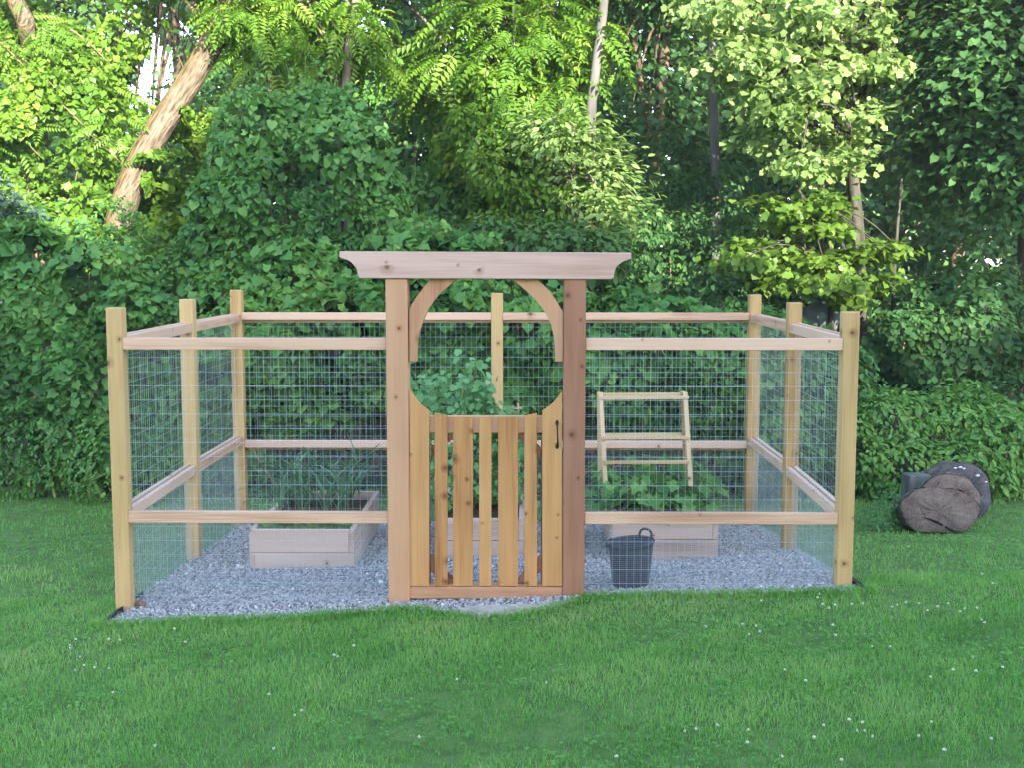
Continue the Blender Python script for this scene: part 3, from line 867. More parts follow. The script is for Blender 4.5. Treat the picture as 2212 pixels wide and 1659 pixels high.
def log_face(name, a, b, cc, ctr=(0, 0, 0)):
    m, nt, out = new_mat(name)
    tc = N(nt, 'ShaderNodeTexCoord')
    n1 = N(nt, 'ShaderNodeTexNoise'); n1.inputs['Scale'].default_value = 6; n1.inputs['Detail'].default_value = 6
    nt.links.new(tc.outputs['Object'], n1.inputs['Vector'])
    n2 = N(nt, 'ShaderNodeTexNoise'); n2.inputs['Scale'].default_value = 45; n2.inputs['Detail'].default_value = 4
    nt.links.new(tc.outputs['Object'], n2.inputs['Vector'])
    mp = N(nt, 'ShaderNodeMapping'); mp.inputs['Location'].default_value = [-q for q in ctr]
    nt.links.new(tc.outputs['Object'], mp.inputs[0])
    wv = N(nt, 'ShaderNodeTexWave', wave_type='RINGS', rings_direction='Y'); wv.inputs['Scale'].default_value = 11.0; wv.inputs['Distortion'].default_value = 2.5; wv.inputs['Detail'].default_value = 3.0
    nt.links.new(mp.outputs[0], wv.inputs['Vector'])
    gr = N(nt, 'ShaderNodeTexGradient', gradient_type='RADIAL')
    rot = N(nt, 'ShaderNodeMapping'); rot.inputs['Rotation'].default_value = (R(90), 0, 0)
    nt.links.new(mp.outputs[0], rot.inputs[0]); nt.links.new(rot.outputs[0], gr.inputs[0])
    rn = N(nt, 'ShaderNodeTexNoise', noise_dimensions='1D'); rn.inputs['Scale'].default_value = 38.0; rn.inputs['Detail'].default_value = 3.0
    nt.links.new(gr.outputs[0], rn.inputs['W'])
    f = mathn(nt, 'ADD', mathn(nt, 'MULTIPLY', n1.outputs[0], 0.62), mathn(nt, 'MULTIPLY', n2.outputs[0], 0.24))
    f = mathn(nt, 'ADD', f, mathn(nt, 'MULTIPLY', wv.outputs['Fac'], 0.04))
    f = mathn(nt, 'ADD', f, mathn(nt, 'MULTIPLY', rn.outputs[0], 0.13))
    bs = N(nt, 'ShaderNodeBsdfPrincipled')
    nt.links.new(ramp(nt, f, [(0.35, a), (0.5, b), (0.68, cc)]), bs.inputs['Base Color'])
    bs.inputs['Roughness'].default_value = 0.9; bs.inputs['Specular IOR Level'].default_value = 0.15
    bp = N(nt, 'ShaderNodeBump'); bp.inputs['Strength'].default_value = 0.5; bp.inputs['Distance'].default_value = 0.01
    nt.links.new(f, bp.inputs['Height']); nt.links.new(bp.outputs[0], bs.inputs['Normal'])
    nt.links.new(bs.outputs[0], out.inputs[0])
    return m
yG = 2.72
lc = lambda u, v, y: tuple(at(u, v, y))
M['log_a'] = log_face('weathered_cut_wood', (0.065, 0.045, 0.038), (0.145, 0.107, 0.092), (0.23, 0.18, 0.158), lc(2020, 1112, yG))
M['log_b'] = log_face('brown_cut_wood', (0.06, 0.042, 0.034), (0.135, 0.098, 0.082), (0.22, 0.175, 0.155), lc(2052, 1075, yG + .4))
M['log_c'] = log_face('dark_cut_wood', (0.04, 0.035, 0.038), (0.085, 0.075, 0.085), (0.15, 0.135, 0.15), lc(2084, 1066, yG + .75))
M['bark_log'] = noise_mat('log_bark', [(0.3, (0.05, 0.04, 0.034)), (0.7, (0.19, 0.16, 0.14))], 16, rough=0.95, bump=1.0, bdist=0.03)
M['crack'] = noise_mat('crack_shadow', [(0.3, (0.008, 0.006, 0.005)), (0.7, (0.016, 0.012, 0.010))], 30, rough=1.0, bump=0)
yG = 2.72
log_round('broad grey-brown log round in front with a long split across its sawn face', 2030, 1106, yG, 82, 54, 0.34, R(-8), 0, M['log_a'],
          [([(-0.52, 0.55), (-0.50, 0.1), (-0.35, -0.28)], 0.006), ([(-0.45, -0.25), (-0.1, -0.42), (0.25, -0.72), (0.52, -0.80)], 0.011), ([(0.03, 0.1), (-0.02, -0.2), (-0.06, -0.45)], 0.006)], flat=0.16, pitch=R(-14))
log_round('brown bark-edged log slab leaning between the front round and the dark round', 2052, 1075, yG + 0.40, 66, 50, 0.22, R(-6), 0, M['log_b'],
          [([(-0.5, 0.35), (-0.35, 0.6), (-0.3, 0.75)], 0.004)], pitch=R(-20))
log_round('dark upright log round at the back with pale paint flecks on its rim', 2084, 1066, yG + 0.75, 66, 63, 0.36, R(12), 0, M['log_c'],
          [([(-0.2, 0.2), (0.1, -0.2), (0.3, -0.6)], 0.005)], pitch=R(-8))
# pale flecks on the dark round
M['paint'] = noise_mat('pale_paint', [(0.3, (0.5, 0.5, 0.52)), (0.7, (0.75, 0.75, 0.78))], 60, rough=0.8, bump=0)
dark = [o for o in bpy.data.objects if o.name.startswith('log_round')][-1]
for (u, v, s) in ((2064, 1008, 0.012), (2074, 1006, 0.014), (2082, 1009, 0.009), (2112, 1024, 0.014), (2130, 1038, 0.010)):
    p = at(u, v + 4, yG + 0.72)
    bm = bmesh.new(); bmesh.ops.create_icosphere(bm, subdivisions=1, radius=1.0)
    for q in bm.verts: q.co = Vector((q.co.x * s * 1.5, q.co.y * 0.008, q.co.z * s * 0.8)) * (1 + rng.normal(0, 0.15))
    link('paint_fleck', bm_mesh('paint_fleck', bm), M['paint'], dark, p)
# squared grey stump block behind the logs
p = at(1977, 1068, yG + 0.62)
zt_ = at(1977, 1024, yG + 0.62).z
zb_ = ground(p.x, yG + 0.62) - 0.03
M['grey_wood'] = noise_mat('silvered_wood', [(0.3, (0.06, 0.068, 0.062)), (0.7, (0.14, 0.155, 0.145))], 12, rough=0.9, bump=0.6, stretch=(1, 1, 0.2))
st = thing('wood_block', 'squared grey-green wood block standing behind the left of the log rounds', 'block', (p.x, yG + 0.62, zb_))
box('block', (p.x, yG + 0.62, (zt_ + zb_) / 2), (0.21, 0.16, zt_ - zb_), M['grey_wood'], st, rot=(0, 0, R(8)), bevel=0.012)

# flat stone under the gate, terracotta shard at the left post, weed fabric showing at the corners
def slab(name, label, cat, pts_px, wy0, z, th, mat):
    P = []
    for (u, v) in pts_px:
        r = CROT @ Vector((u - CXP, -(v - CYP), -FPX)); t = (z - CAM.z) / r.z
        P.append(CAM + r * t)
    bm = bmesh.new()
    a = [bm.verts.new((p.x, p.y, z)) for p in P]; b = [bm.verts.new((p.x, p.y, z - th)) for p in P]
    bm.faces.new(a); bm.faces.new(list(reversed(b)))
    for i in range(len(a)):
        bm.faces.new((a[i], b[i], b[(i + 1) % len(a)], a[(i + 1) % len(a)]))
    bmesh.ops.bevel(bm, geom=list(bm.edges), offset=0.006, segments=2, affect='EDGES')
    return props(link(name, bm_mesh(name, bm), mat), label, cat)
M['stone'] = noise_mat('pale_flagstone', [(0.3, (0.30, 0.27, 0.24)), (0.6, (0.42, 0.39, 0.35)), (0.8, (0.52, 0.49, 0.45))], 14, rough=0.85, bump=0.5)
zs = ground(-0.2, -0.2) + 0.036
slab('stepping_stone', 'pale flat stepping stone half sunk in gravel under the gate', 'stone', [(1010, 1322), (985, 1316), (1020, 1309), (1090, 1306), (1170, 1304), (1208, 1304), (1196, 1311), (1150, 1319), (1090, 1325), (1040, 1326)], -0.2, zs, 0.05, M['stone'])
M['terracotta'] = noise_mat('terracotta', [(0.3, (0.20, 0.075, 0.05)), (0.7, (0.33, 0.14, 0.10))], 30, rough=0.85, bump=0.3)
p = at(292, 1300, 0.03)
bm = bmesh.new(); bmesh.ops.create_icosphere(bm, subdivisions=2, radius=0.028)
for q in bm.verts: q.co = Vector((q.co.x * 1.2, q.co.y * 0.7, q.co.z * 0.9)) * (1 + rng.normal(0, 0.12))
props(link('brick_shard', bm_mesh('brick_shard', bm), M['terracotta'], None, (xFL + 0.085, 0.03, ground(xFL, 0) + 0.035)), 'small reddish brick shard beside the foot of the front left post', 'shard')
for nm, pts in (('front left', [(GX0 - 0.02, EY[0] + 0.02), (GX0 + 0.02, EY[0] + 0.02), (GX0 + 0.02, 0.35), (GX0 - 0.03, 0.35)]), ('front right', [(GX1 - 0.03, EY[-1]), (GX1 + 0.015, EY[-1] - 0.01), (GX1 + 0.03, 0.3), (GX1 - 0.03, 0.3)])):
    bm = bmesh.new()
    n_ = 8
    a = []; b = []
    for i in range(n_):
        t = i / (n_ - 1)
        x0, y0 = pts[0][0] * (1 - t) + pts[3][0] * t, pts[0][1] * (1 - t) + pts[3][1] * t
        x1, y1 = pts[1][0] * (1 - t) + pts[2][0] * t, pts[1][1] * (1 - t) + pts[2][1] * t
        ho, hi = (0.03, 0.045) if nm == 'front left' else (0.045, 0.03)
        a.append(bm.verts.new((x0, y0, ground(x0, y0) + ho + rng.normal(0, 0.004)))); b.append(bm.verts.new((x1, y1, ground(x1, y1) + hi + rng.normal(0, 0.004))))
    for i in range(n_ - 1):
        bm.faces.new((a[i], b[i], b[i + 1], a[i + 1]))
    r_ = bmesh.ops.extrude_face_region(bm, geom=list(bm.faces))
    for q in [g for g in r_['geom'] if isinstance(g, bmesh.types.BMVert)]: q.co.z -= 0.06
    props(link('weed_fabric', bm_mesh('weed_fabric', bm), M['fabric']), 'strip of black weed fabric curling up at the %s corner of the gravel' % nm, 'weed fabric', 'weed fabric edges')

# ------------------------------------------------------------------ leaves
def fan(outline, centre):
    V = np.array(list(outline) + [centre], float); n = len(outline)
    return V, np.array([(i, (i + 1) % n, n) for i in range(n)])
def mirror(half):
    """half outline from base to tip on the +x side"""
    return half + [(-x, y, z) for x, y, z in reversed(half) if abs(x) > 1e-6]
TPL = {}
TPL['heart'] = fan(mirror([(0, 0.06, 0.0), (0.26, -0.04, 0.05), (0.50, 0.22, 0.10), (0.36, 0.62, 0.07), (0, 1.0, -0.10)]), (0, 0.35, 0.0))
TPL['grape'] = fan(mirror([(0, 0.08, 0.0), (0.22, -0.08, 0.05), (0.50, 0.06, 0.09), (0.38, 0.28, 0.05), (0.52, 0.52, 0.07), (0.24, 0.62, 0.03), (0, 1.0, -0.12)]), (0, 0.36, -0.02))
TPL['grape_small'] = fan(mirror([(0, 0.07, 0.0), (0.48, 0.0, 0.08), (0.37, 0.29, 0.04), (0.47, 0.56, 0.06), (0, 1.0, -0.12)]), (0, 0.36, -0.02))
TPL['heart_small'] = fan(mirror([(0, 0.06, 0.0), (0.40, 0.0, 0.08), (0.44, 0.46, 0.08), (0, 1.0, -0.10)]), (0, 0.35, 0.0))
TPL['maple_small'] = fan(mirror([(0, 0.0, 0.0), (0.48, 0.10, 0.05), (0.34, 0.32, 0.02), (0.52, 0.60, 0.05), (0, 1.05, -0.12)]), (0, 0.34, 0.0))
TPL['maple'] = fan(mirror([(0, 0.0, 0.0), (0.20, 0.02, 0.02), (0.48, 0.12, 0.05), (0.37, 0.30, 0.03), (0.54, 0.58, 0.05), (0.27, 0.62, 0.0), (0, 1.05, -0.12)]), (0, 0.34, 0.0))
TPL['oval'] = (np.array([(0, 0, 0), (0.24, 0.35, 0.05), (0.2, 0.7, 0.04), (0, 1, -0.06), (-0.2, 0.7, 0.04), (-0.24, 0.35, 0.05)], float), np.array([(0, 1, 2), (0, 2, 3), (0, 3, 4), (0, 4, 5)]))
TPL['clump'] = (np.array([(0, 0, 0), (0.42, 0.4, 0.1), (0, 1, -0.08), (-0.42, 0.4, 0.1)], float), np.array([(0, 1, 2), (0, 2, 3)]))
def pinnate(pairs, ll, lw, droop):
    V, F = [], []
    def leaf(b, d, L, W):
        d = np.array(d, float); d /= np.linalg.norm(d)
        s = np.array((-d[1], d[0], 0)); b = np.array(b, float)
        m = b + d * L * 0.45; m[2] += 0.01; t = b + d * L; t[2] -= 0.05
        o = len(V)
        V.extend([b, m + s * W * 0.5, t, m - s * W * 0.5])
        F.extend([(o, o + 1, o + 2), (o, o + 2, o + 3)])
    for i in range(pairs):
        t = 0.16 + 0.8 * i / (pairs - 1)
        z = -droop * t * t
        k = math.sin(math.pi * (0.22 + 0.68 * t))
        for sd in (-1, 1):
            leaf((0.0, t, z), (sd, 0.45, -0.18), ll * k, lw)
    leaf((0, 0.96, -droop), (0, 1, -0.4), ll * 0.7, lw)
    o = len(V)
    V.extend([np.array((0.006, 0, 0)), np.array((-0.006, 0, 0)), np.array((0, 1, -droop))]); F.append((o, o + 1, o + 2))
    return np.array(V), np.array(F)
TPL['pinnate'] = pinnate(7, 0.30, 0.115, 0.30)

def unit(a):
    return a / (np.linalg.norm(a, axis=-1, keepdims=True) + 1e-9)

def leaf_frames(Nn, T):
    Nn = unit(Nn); T = unit(T - (T * Nn).sum(1, keepdims=True) * Nn)
    return np.cross(T, Nn), T, Nn

def leaf_arrays(P, Nn, T, S, tpl, tint):
    v, f = TPL[tpl]
    X, T, Nn = leaf_frames(Nn, T)
    n, k = len(P), len(v)
    curl = rng.uniform(0.6, 1.6, n)
    V = P[:, None, :] + S[:, None, None] * (v[None, :, 0, None] * X[:, None, :] + v[None, :, 1, None] * T[:, None, :] + (v[None, :, 2] * curl[:, None])[..., None] * Nn[:, None, :])
    F = (f[None] + (np.arange(n) * k)[:, None, None]).reshape(-1, 3)
    tv = np.repeat(np.clip(tint, 0, 1), k)
    return V.reshape(-1, 3), F, tv

def cat(arrs):
    V, F, T, o = [], [], [], 0
    for v, f, t in arrs:
        V.append(v); F.append(f + o); T.append(t); o += len(v)
    return np.concatenate(V), np.concatenate(F), np.concatenate(T)

def lumpy(P, scale, seed):
    r = np.random.default_rng(seed); s = np.zeros(len(P))
    for _ in range(7):
        k = r.normal(size=3) * scale
        s += np.sin(P @ k + r.uniform(0, 6.28))
    return s / 3.0

CAMP = np.array(CAM)
def L(px, py, wy, rx, ry, rd):
    """an ellipsoid lump: centre at a pixel on the plane y=wy, radii in pixels there, depth radius in metres"""
    c = at(px, py, wy); s = (wy - CAM.y) / FPX
    return (np.array(c), np.array((rx * s, rd, ry * s)))

def satellites(lumps, k, frac=(0.14, 0.36)):
    out = list(lumps)
    for c, r in lumps:
        for _ in range(k):
            d = unit(rng.normal(size=3)); d[1] = -abs(d[1]) if rng.random() < 0.8 else d[1]; d = unit(d)
            q = rng.uniform(*frac) * r.min() * 1.5
            out.append((c + d * r * rng.uniform(0.86, 1.0), np.array((q * rng.uniform(0.9, 1.7), q * rng.uniform(0.7, 1.0), q * rng.uniform(0.6, 1.1)))))
    return out

def mass_points(lumps, density, shell=0.10, seed=1, bump=0.12, gap=-1.1, back=0.25):
    P, O = [], []
    for i, (c, r) in enumerate(lumps):
        area = 4 * math.pi * (((r[0] * r[1]) ** 1.6 + (r[0] * r[2]) ** 1.6 + (r[1] * r[2]) ** 1.6) / 3) ** (1 / 1.6)
        n = int(area * density)
        d = unit(rng.normal(size=(n, 3)))
        o = unit(d / r)
        p = c + d * r * (1 - np.abs(rng.normal(0, shell, n)))[:, None]
        keep = np.ones(n, bool)
        for j, (c2, r2) in enumerate(lumps):
            if j != i:
                keep &= (((p - c2) / r2) ** 2).sum(1) > 0.72
        keep &= p[:, 2] > gz(p[:, 0], p[:, 1]) + 0.02
        tocam = unit(CAMP - p)
        keep &= ((o * tocam).sum(1) > -0.25) | (rng.random(n) < back)
        P.append(p[keep]); O.append(o[keep])
    P = np.concatenate(P); O = np.concatenate(O)
    nz = lumpy(P, 3.2, seed)
    P = P + O * (bump * nz)[:, None]
    g = lumpy(P, 4.5, seed + 50)
    k = g > gap
    # hollows are thinned, not emptied
    k |= rng.random(len(P)) < 0.08
    return P[k], O[k], nz[k]

def leafy(root, P, O, tpl, size, mat, tint_base, nz, up=0.35, out=0.75, rand=0.45, n_parts=0, name='foliage', spread=0.16):
    n = len(P)
    Nn = out * O + np.array([0, 0, up]) + rng.normal(0, rand, (n, 3))
    T = np.array([0, 0, -0.8]) + O * 0.45 + rng.normal(0, 0.45, (n, 3))
    S = size * (0.45 + 0.85 * rng.random(n) ** 1.2) * (1 + 0.18 * lumpy(P, 1.1, 3 + len(P) % 89))
    tint = tint_base + 0.08 * nz + 0.13 * lumpy(P, 1.6, len(P) % 97) + rng.normal(0, spread, n)
    if n_parts:
        X, T_, N_ = leaf_frames(Nn, T)
        tc = unit(CAMP - P)
        score = S / np.linalg.norm(CAMP - P, axis=1) * np.abs((N_ * tc).sum(1)) * (1 + 0.5 * nz)
        px = project(P)
        inside = (px[:, 0] > 5) & (px[:, 0] < 2207) & (px[:, 1] > 5) & (px[:, 1] < 1200)
        score = np.where(inside, score, -1)
        idx = np.argsort(-score)[:n_parts * 3]
        idx = rng.permutation(idx)[:n_parts]
        meshes = []
        v, f = TPL[tpl]
        for tv in (0.25, 0.42, 0.58, 0.78):
            me = np_mesh('leaf', v, f, np.full(len(v), tv)); me.materials.append(mat); meshes.append(me)
        base = Vector(root.location)
        for i in idx:
            o = bpy.data.objects.new('leaf', meshes[int(np.clip(tint[i] * 4, 0, 3))])
            COL.objects.link(o); o.parent = root
            m = Matrix.Identity(4)
            p = P[i] + O[i] * 0.03
            for r_ in range(3):
                m[r_][0] = X[i][r_] * S[i]; m[r_][1] = T_[i][r_] * S[i]; m[r_][2] = N_[i][r_] * S[i]; m[r_][3] = p[r_] - base[r_]
            o.matrix_local = m
        k = np.ones(n, bool); k[idx] = False
        P, Nn, T, S, tint = P[k], Nn[k], T[k], S[k], tint[k]
    n = len(P)
    if tpl in ('grape', 'heart'): tpl += '_small'
    arrs = leaf_arrays(P, Nn, T, S, tpl, tint)
    if tpl.endswith('_small') and n > 800:
        # a second, finer-leaved creeper has grown into patches of it
        m2 = lumpy(P, 1.7, 9 + len(P) % 83) + rng.normal(0, 0.25, n) > 0.55
        arrs = cat([leaf_arrays(P[~m2], Nn[~m2], T[~m2], S[~m2], tpl, tint[~m2]),
                    leaf_arrays(np.repeat(P[m2], 2, 0) + rng.normal(0, .04, (2 * m2.sum(), 3)), np.repeat(Nn[m2], 2, 0) + rng.normal(0, .4, (2 * m2.sum(), 3)), np.repeat(T[m2], 2, 0) + rng.normal(0, .6, (2 * m2.sum(), 3)), np.repeat(S[m2], 2) * 0.62, 'oval', np.repeat(tint[m2], 2) + 0.12)])
    o = link(name, np_mesh(name, *arrs), mat, root)
    if n_parts: o['kind'] = 'stuff'
    return o

RT_ = np.array(CROT.transposed())
def project(P):
    q = (np.asarray(P) - CAMP) @ RT_.T
    return np.stack([CXP + FPX * q[:, 0] / -q[:, 2], CYP - FPX * q[:, 1] / -q[:, 2]], 1)

def stems(root, pts_list, r, mat, name='stem', sides=5):
    v, f = join_arrays([tube_arrays(smooth_path(p, 10), np.linspace(r, r * 0.4, 10), sides) for p in pts_list])
    o = link(name, np_mesh(name, v, f, smooth=True), mat, root)
    if len(pts_list) > 1: o['kind'] = 'stuff'
    return o

def mass(name, label, catg, lumps, density, tpl, size, mat, tint=0.5, seed=1, group=None, n_parts=0, bump=0.12, gap=-1.1, up=0.35, n_stems=6, stem_mat='twig', shell=0.10, spread=0.16, rand=0.45, back=0.25, sat=11, runners=0):
    c = np.mean([l[0] for l in lumps], axis=0)
    root = thing(name, label, catg, (float(c[0]), float(c[1]), ground(c[0], c[1])), group)
    P, O, nz = mass_points(satellites(lumps, sat) if sat else lumps, density, shell, seed, bump, gap, back)
    leafy(root, P, O, tpl, size, mat, tint, nz, up=up, n_parts=n_parts, spread=spread, rand=rand)
    if runners:
        # ragged shoots that break the outline
        w = np.clip(P[:, 2] - np.quantile(P[:, 2], 0.35), 0, None) + 0.05; w = w / w.sum()
        rs, arr = [], []
        for i in rng.choice(len(P), runners, p=w):
            ln = rng.uniform(0.25, 0.65)
            d = unit(O[i] * 0.7 + np.array([0, 0, rng.uniform(-0.2, 0.8)]) + rng.normal(0, .35, 3))
            pth = smooth_path([P[i] - O[i] * .1, P[i] + d * ln * .55, P[i] + d * ln + np.array([0, 0, -ln * rng.uniform(0.05, 0.45)])], 12)
            rs.append(tube_arrays(pth, np.linspace(0.005, 0.002, 12), 4))
            m = 11; kk = np.linspace(2, 11, m).astype(int)
            sz = size * np.linspace(0.95, 0.4, m) * rng.uniform(.7, 1.1, m)
            arr.append(leaf_arrays(pth[kk] + rng.normal(0, .02, (m, 3)), rng.normal(0, .4, (m, 3)) + np.array([0, -.35, .8]), rng.normal(0, .8, (m, 3)) + d * .3 + np.array([0, 0, -.4]), sz, tpl, tint + .12 + rng.normal(0, .14, m)))
        link('runners', np_mesh('runners', *cat(arr)), mat, root)['kind'] = 'stuff'
        v, f = join_arrays(rs); link('runner_stems', np_mesh('runner_stems', v, f), M['stem'], root)['kind'] = 'stuff'
    sp = []
    for i in range(n_stems):
        l = lumps[rng.integers(len(lumps))]
        x = l[0][0] + rng.uniform(-0.5, 0.5) * l[1][0]; y = l[0][1] + rng.uniform(-0.2, 0.4) * l[1][1]
        top = l[0] + rng.uniform(-0.5, 0.6, 3) * l[1]
        g = ground(x, y)
        sp.append([(x, y, g - 0.05), ((x + top[0]) / 2 + rng.normal(0, .1), (y + top[1]) / 2, (g + top[2]) / 2), tuple(top)])
    if sp: stems(root, sp, 0.022, M[stem_mat])
    return root

def tree(name, label, trunk_pts, r0, r1, lumps, n_cl, per, tpl, size, mat, bark='bark', tint=0.5, catg='tree', group=None, spread3=(0.22, 0.22, 0.14), n_limbs=26, limb_from=0.35, droop=0.2, limb_r=0.028, up=0.55, sides=10, front=0.0, wob=0.03, sky_gap=False, tspread=0.15, ridge=0.0):
    """trunk along a path, limbs out to leaf clusters, the crown as one mesh of leaves"""
    tp = smooth_path(trunk_pts, 18)
    root = thing(name, label, catg, (float(tp[0][0]), float(tp[0][1]), float(tp[0][2])), group)
    rr = np.linspace(1, 0, 18)
    v, f = tube_arrays(tp, r1 + (r0 - r1) * rr + r0 * 0.35 * np.clip(rr - 0.85, 0, 1) / 0.15 * 0.6, sides, wob, ridge)
    link('trunk', np_mesh('trunk', v, f, smooth=True), M[bark], root)
    vol = np.array([l[1].prod() ** (2 / 3.0) for l in lumps]); vol = vol / vol.sum()
    C, O = [], []
    for (c, r), w in zip(lumps, vol):
        n = max(3, int(n_cl * w))
        d = unit(rng.normal(size=(n, 3)))
        if front: d[:, 1] = np.where(rng.random(n) < front, -np.abs(d[:, 1]), d[:, 1])
        rad = rng.random(n) ** 0.36
        C.append(c + d * r * rad[:, None]); O.append(unit(d / r))
    C = np.concatenate(C); O = np.concatenate(O)
    k = C[:, 2] > gz(C[:, 0], C[:, 1]) + 0.15
    if sky_gap: k &= ~gap_cone(C)
    C, O = C[k], O[k]
    n = len(C)
    tpl = {'maple': 'maple_small', 'grape': 'grape_small', 'heart': 'heart_small'}.get(tpl, tpl)
    if per > 0:
        ctint = rng.normal(0, 0.10, n)
        idx = np.repeat(np.arange(n), per)
        off = rng.normal(size=(len(idx), 3)) * np.array(spread3)
        P = C[idx] + off
        Nn = 0.45 * O[idx] + np.array([0, 0, up]) + rng.normal(0, 0.4, (len(idx), 3))
        T = O[idx] * 0.6 + unit(off) * 0.6 + np.array([0, 0, -0.35 - droop]) + rng.normal(0, 0.35, (len(idx), 3))
        S = size * rng.uniform(0.6, 1.25, len(idx))
        arr = leaf_arrays(P, Nn, T, S, tpl, tint + ctint[idx] + rng.normal(0, tspread, len(idx)))
        link('crown', np_mesh('crown', *arr), mat, root)
    parts = []
    sel = rng.permutation(n)[:n_limbs]
    for i in sel:
        t = rng.uniform(limb_from, 1.0)
        b = tp[int(t * 17)]
        mid = (b + C[i]) / 2 + np.array([0, 0, 0.12 * np.linalg.norm(C[i] - b)]) + rng.normal(0, 0.06, 3)
        pth = smooth_path([b, mid, C[i]], 8)
        L_ = np.linalg.norm(C[i] - b)
        parts.append(tube_arrays(pth, np.linspace(min(limb_r, r0 * 0.5) * (0.5 + 0.3 * L_), 0.006, 8), 5))
    if parts:
        v, f = join_arrays(parts)
        o = link('limbs', np_mesh('limbs', v, f, smooth=True), M[bark], root)
        o['kind'] = 'stuff'
    return root

def gap_cone(P):
    """the break in the canopy beside the leaning trunk"""
    q = project(P)
    g = (((q[:, 0] - 345) / 52) ** 2 + ((q[:, 1] - 160) / 110) ** 2 < 1)
    return g

def gpt(px, wy):
    """a point on the ground under pixel column px"""
    x = at(px, 900, wy).x
    return (x, wy, ground(x, wy) - 0.1)
A3 = lambda u, v, y: tuple(at(u, v, y))

# ---- hedge and climbers close behind the fence, all in open shade
mass('grapevine_thicket', 'dense grapevine thicket with big overlapping leaves left of the fence', 'vine',
     [L(60, 680, 5.3, 200, 170, 0.7), L(250, 670, 5.4, 190, 150, 0.75), L(410, 690, 5.5, 150, 170, 0.7), L(-120, 690, 5.2, 170, 200, 0.7), L(150, 580, 5.7, 230, 80, 0.5), L(120, 860, 5.0, 260, 190, 0.55), L(380, 880, 5.2, 200, 200, 0.5)],
     1000, 'grape', 0.104, M['vine'], 0.45, 11, 'grapevines', 290, gap=-0.62, runners=40)
mass('vine_mound', 'tall rounded mound of vine leaves rising above the back left of the fence', 'vine',
     [L(630, 320, 6.2, 150, 130, 0.8), L(580, 470, 6.0, 140, 130, 0.8), L(730, 450, 6.0, 140, 140, 0.7), L(640, 620, 5.7, 230, 130, 0.7), L(810, 560, 5.7, 110, 110, 0.5), L(520, 330, 6.4, 60, 70, 0.45), L(620, 230, 6.3, 90, 50, 0.5)],
     1100, 'heart', 0.098, M['vine'], 0.48, 12, 'grapevines', 290, bump=0.16, gap=-0.5, runners=60)
mass('wild_hedge', 'broad-leaved wild hedge directly behind the back panels of the fence', 'hedge',
     [L(620, 760, 4.9, 150, 170, 0.5), L(820, 740, 5.0, 170, 150, 0.55), L(1000, 760, 4.9, 160, 170, 0.5), L(1180, 770, 4.9, 170, 170, 0.55), L(1370, 800, 4.9, 160, 150, 0.5), L(1540, 820, 4.9, 150, 140, 0.5), L(700, 620, 5.3, 160, 90, 0.5), L(930, 600, 5.4, 170, 90, 0.5)],
     900, 'grape', 0.112, M['shrub'], 0.50, 13, 'hedge plants', 290, gap=-0.5, runners=50)
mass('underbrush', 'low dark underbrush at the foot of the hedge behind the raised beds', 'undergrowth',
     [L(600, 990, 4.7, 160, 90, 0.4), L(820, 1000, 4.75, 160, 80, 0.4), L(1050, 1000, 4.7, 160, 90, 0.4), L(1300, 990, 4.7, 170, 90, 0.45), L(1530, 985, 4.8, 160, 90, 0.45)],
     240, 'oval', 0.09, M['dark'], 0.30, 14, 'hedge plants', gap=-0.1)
mass('fence_side_shrub', 'blue-green shrub behind the right end of the fence', 'shrub',
     [L(1650, 800, 5.3, 130, 140, 0.5), L(1760, 860, 5.2, 130, 150, 0.5), L(1700, 970, 5.0, 160, 110, 0.5)],
     620, 'oval', 0.10, M['shrub'], 0.42, 15, 'hedge plants', gap=-0.9)
mass('bramble_patch', 'bright low bramble patch along the lawn behind the log rounds', 'bramble',
     [L(1900, 950, 5.0, 130, 110, 0.5), L(2020, 920, 5.2, 130, 100, 0.5), L(2120, 960, 5.1, 130, 95, 0.5), L(1980, 1000, 4.8, 210, 70, 0.4), L(2230, 985, 5.2, 120, 80, 0.5)],
     900, 'oval', 0.08, M['bramble'], 0.62, 16, 'hedge plants', 280, gap=-1.1, up=0.6)
# two arching canes above the bramble
def cane(label, base, tip, wy, nleaf, seed):
    b, t = Vector(gpt(base[0], wy)), at(*tip, wy)
    root = thing('bramble_cane', label, 'bramble', b)
    pth = smooth_path([b, (b + t) / 2 + Vector((-0.06, 0, 0.08)), t], 16)
    v, f = tube_arrays(pth, np.linspace(0.009, 0.003, 16), 5)
    link('stem', np_mesh('stem', v, f, smooth=True), M['stem'], root)
    k = rng.integers(7, 16, nleaf)
    P = pth[k] + rng.normal(0, 0.05, (nleaf, 3))
    link('foliage', np_mesh('foliage', *leaf_arrays(P, np.array([0, -0.3, 0.8]) + rng.normal(0, 0.3, (nleaf, 3)), rng.normal(0, 1, (nleaf, 3)) + np.array([0.3, 0, -0.2]), rng.uniform(0.06, 0.11, nleaf), 'oval', np.full(nleaf, 0.5) + rng.normal(0, .15, nleaf))), M['shrub'], root)
cane('taller arching bramble cane leaning right beside the right front post', (1965, 1000), (2040, 805), 4.9, 60, 1)
cane('shorter arching bramble cane rising above the log rounds', (2085, 960), (2130, 838), 5.0, 45, 2)
mass('weed_bush', 'soft grey-green weeds growing against the left side of the log rounds', 'weeds',
     [L(1925, 1100, 3.0, 42, 40, 0.16), L(1905, 1120, 2.95, 40, 30, 0.15)], 1500, 'oval', 0.04, M['pea'], 0.25, 17, None, up=0.6, n_stems=0)
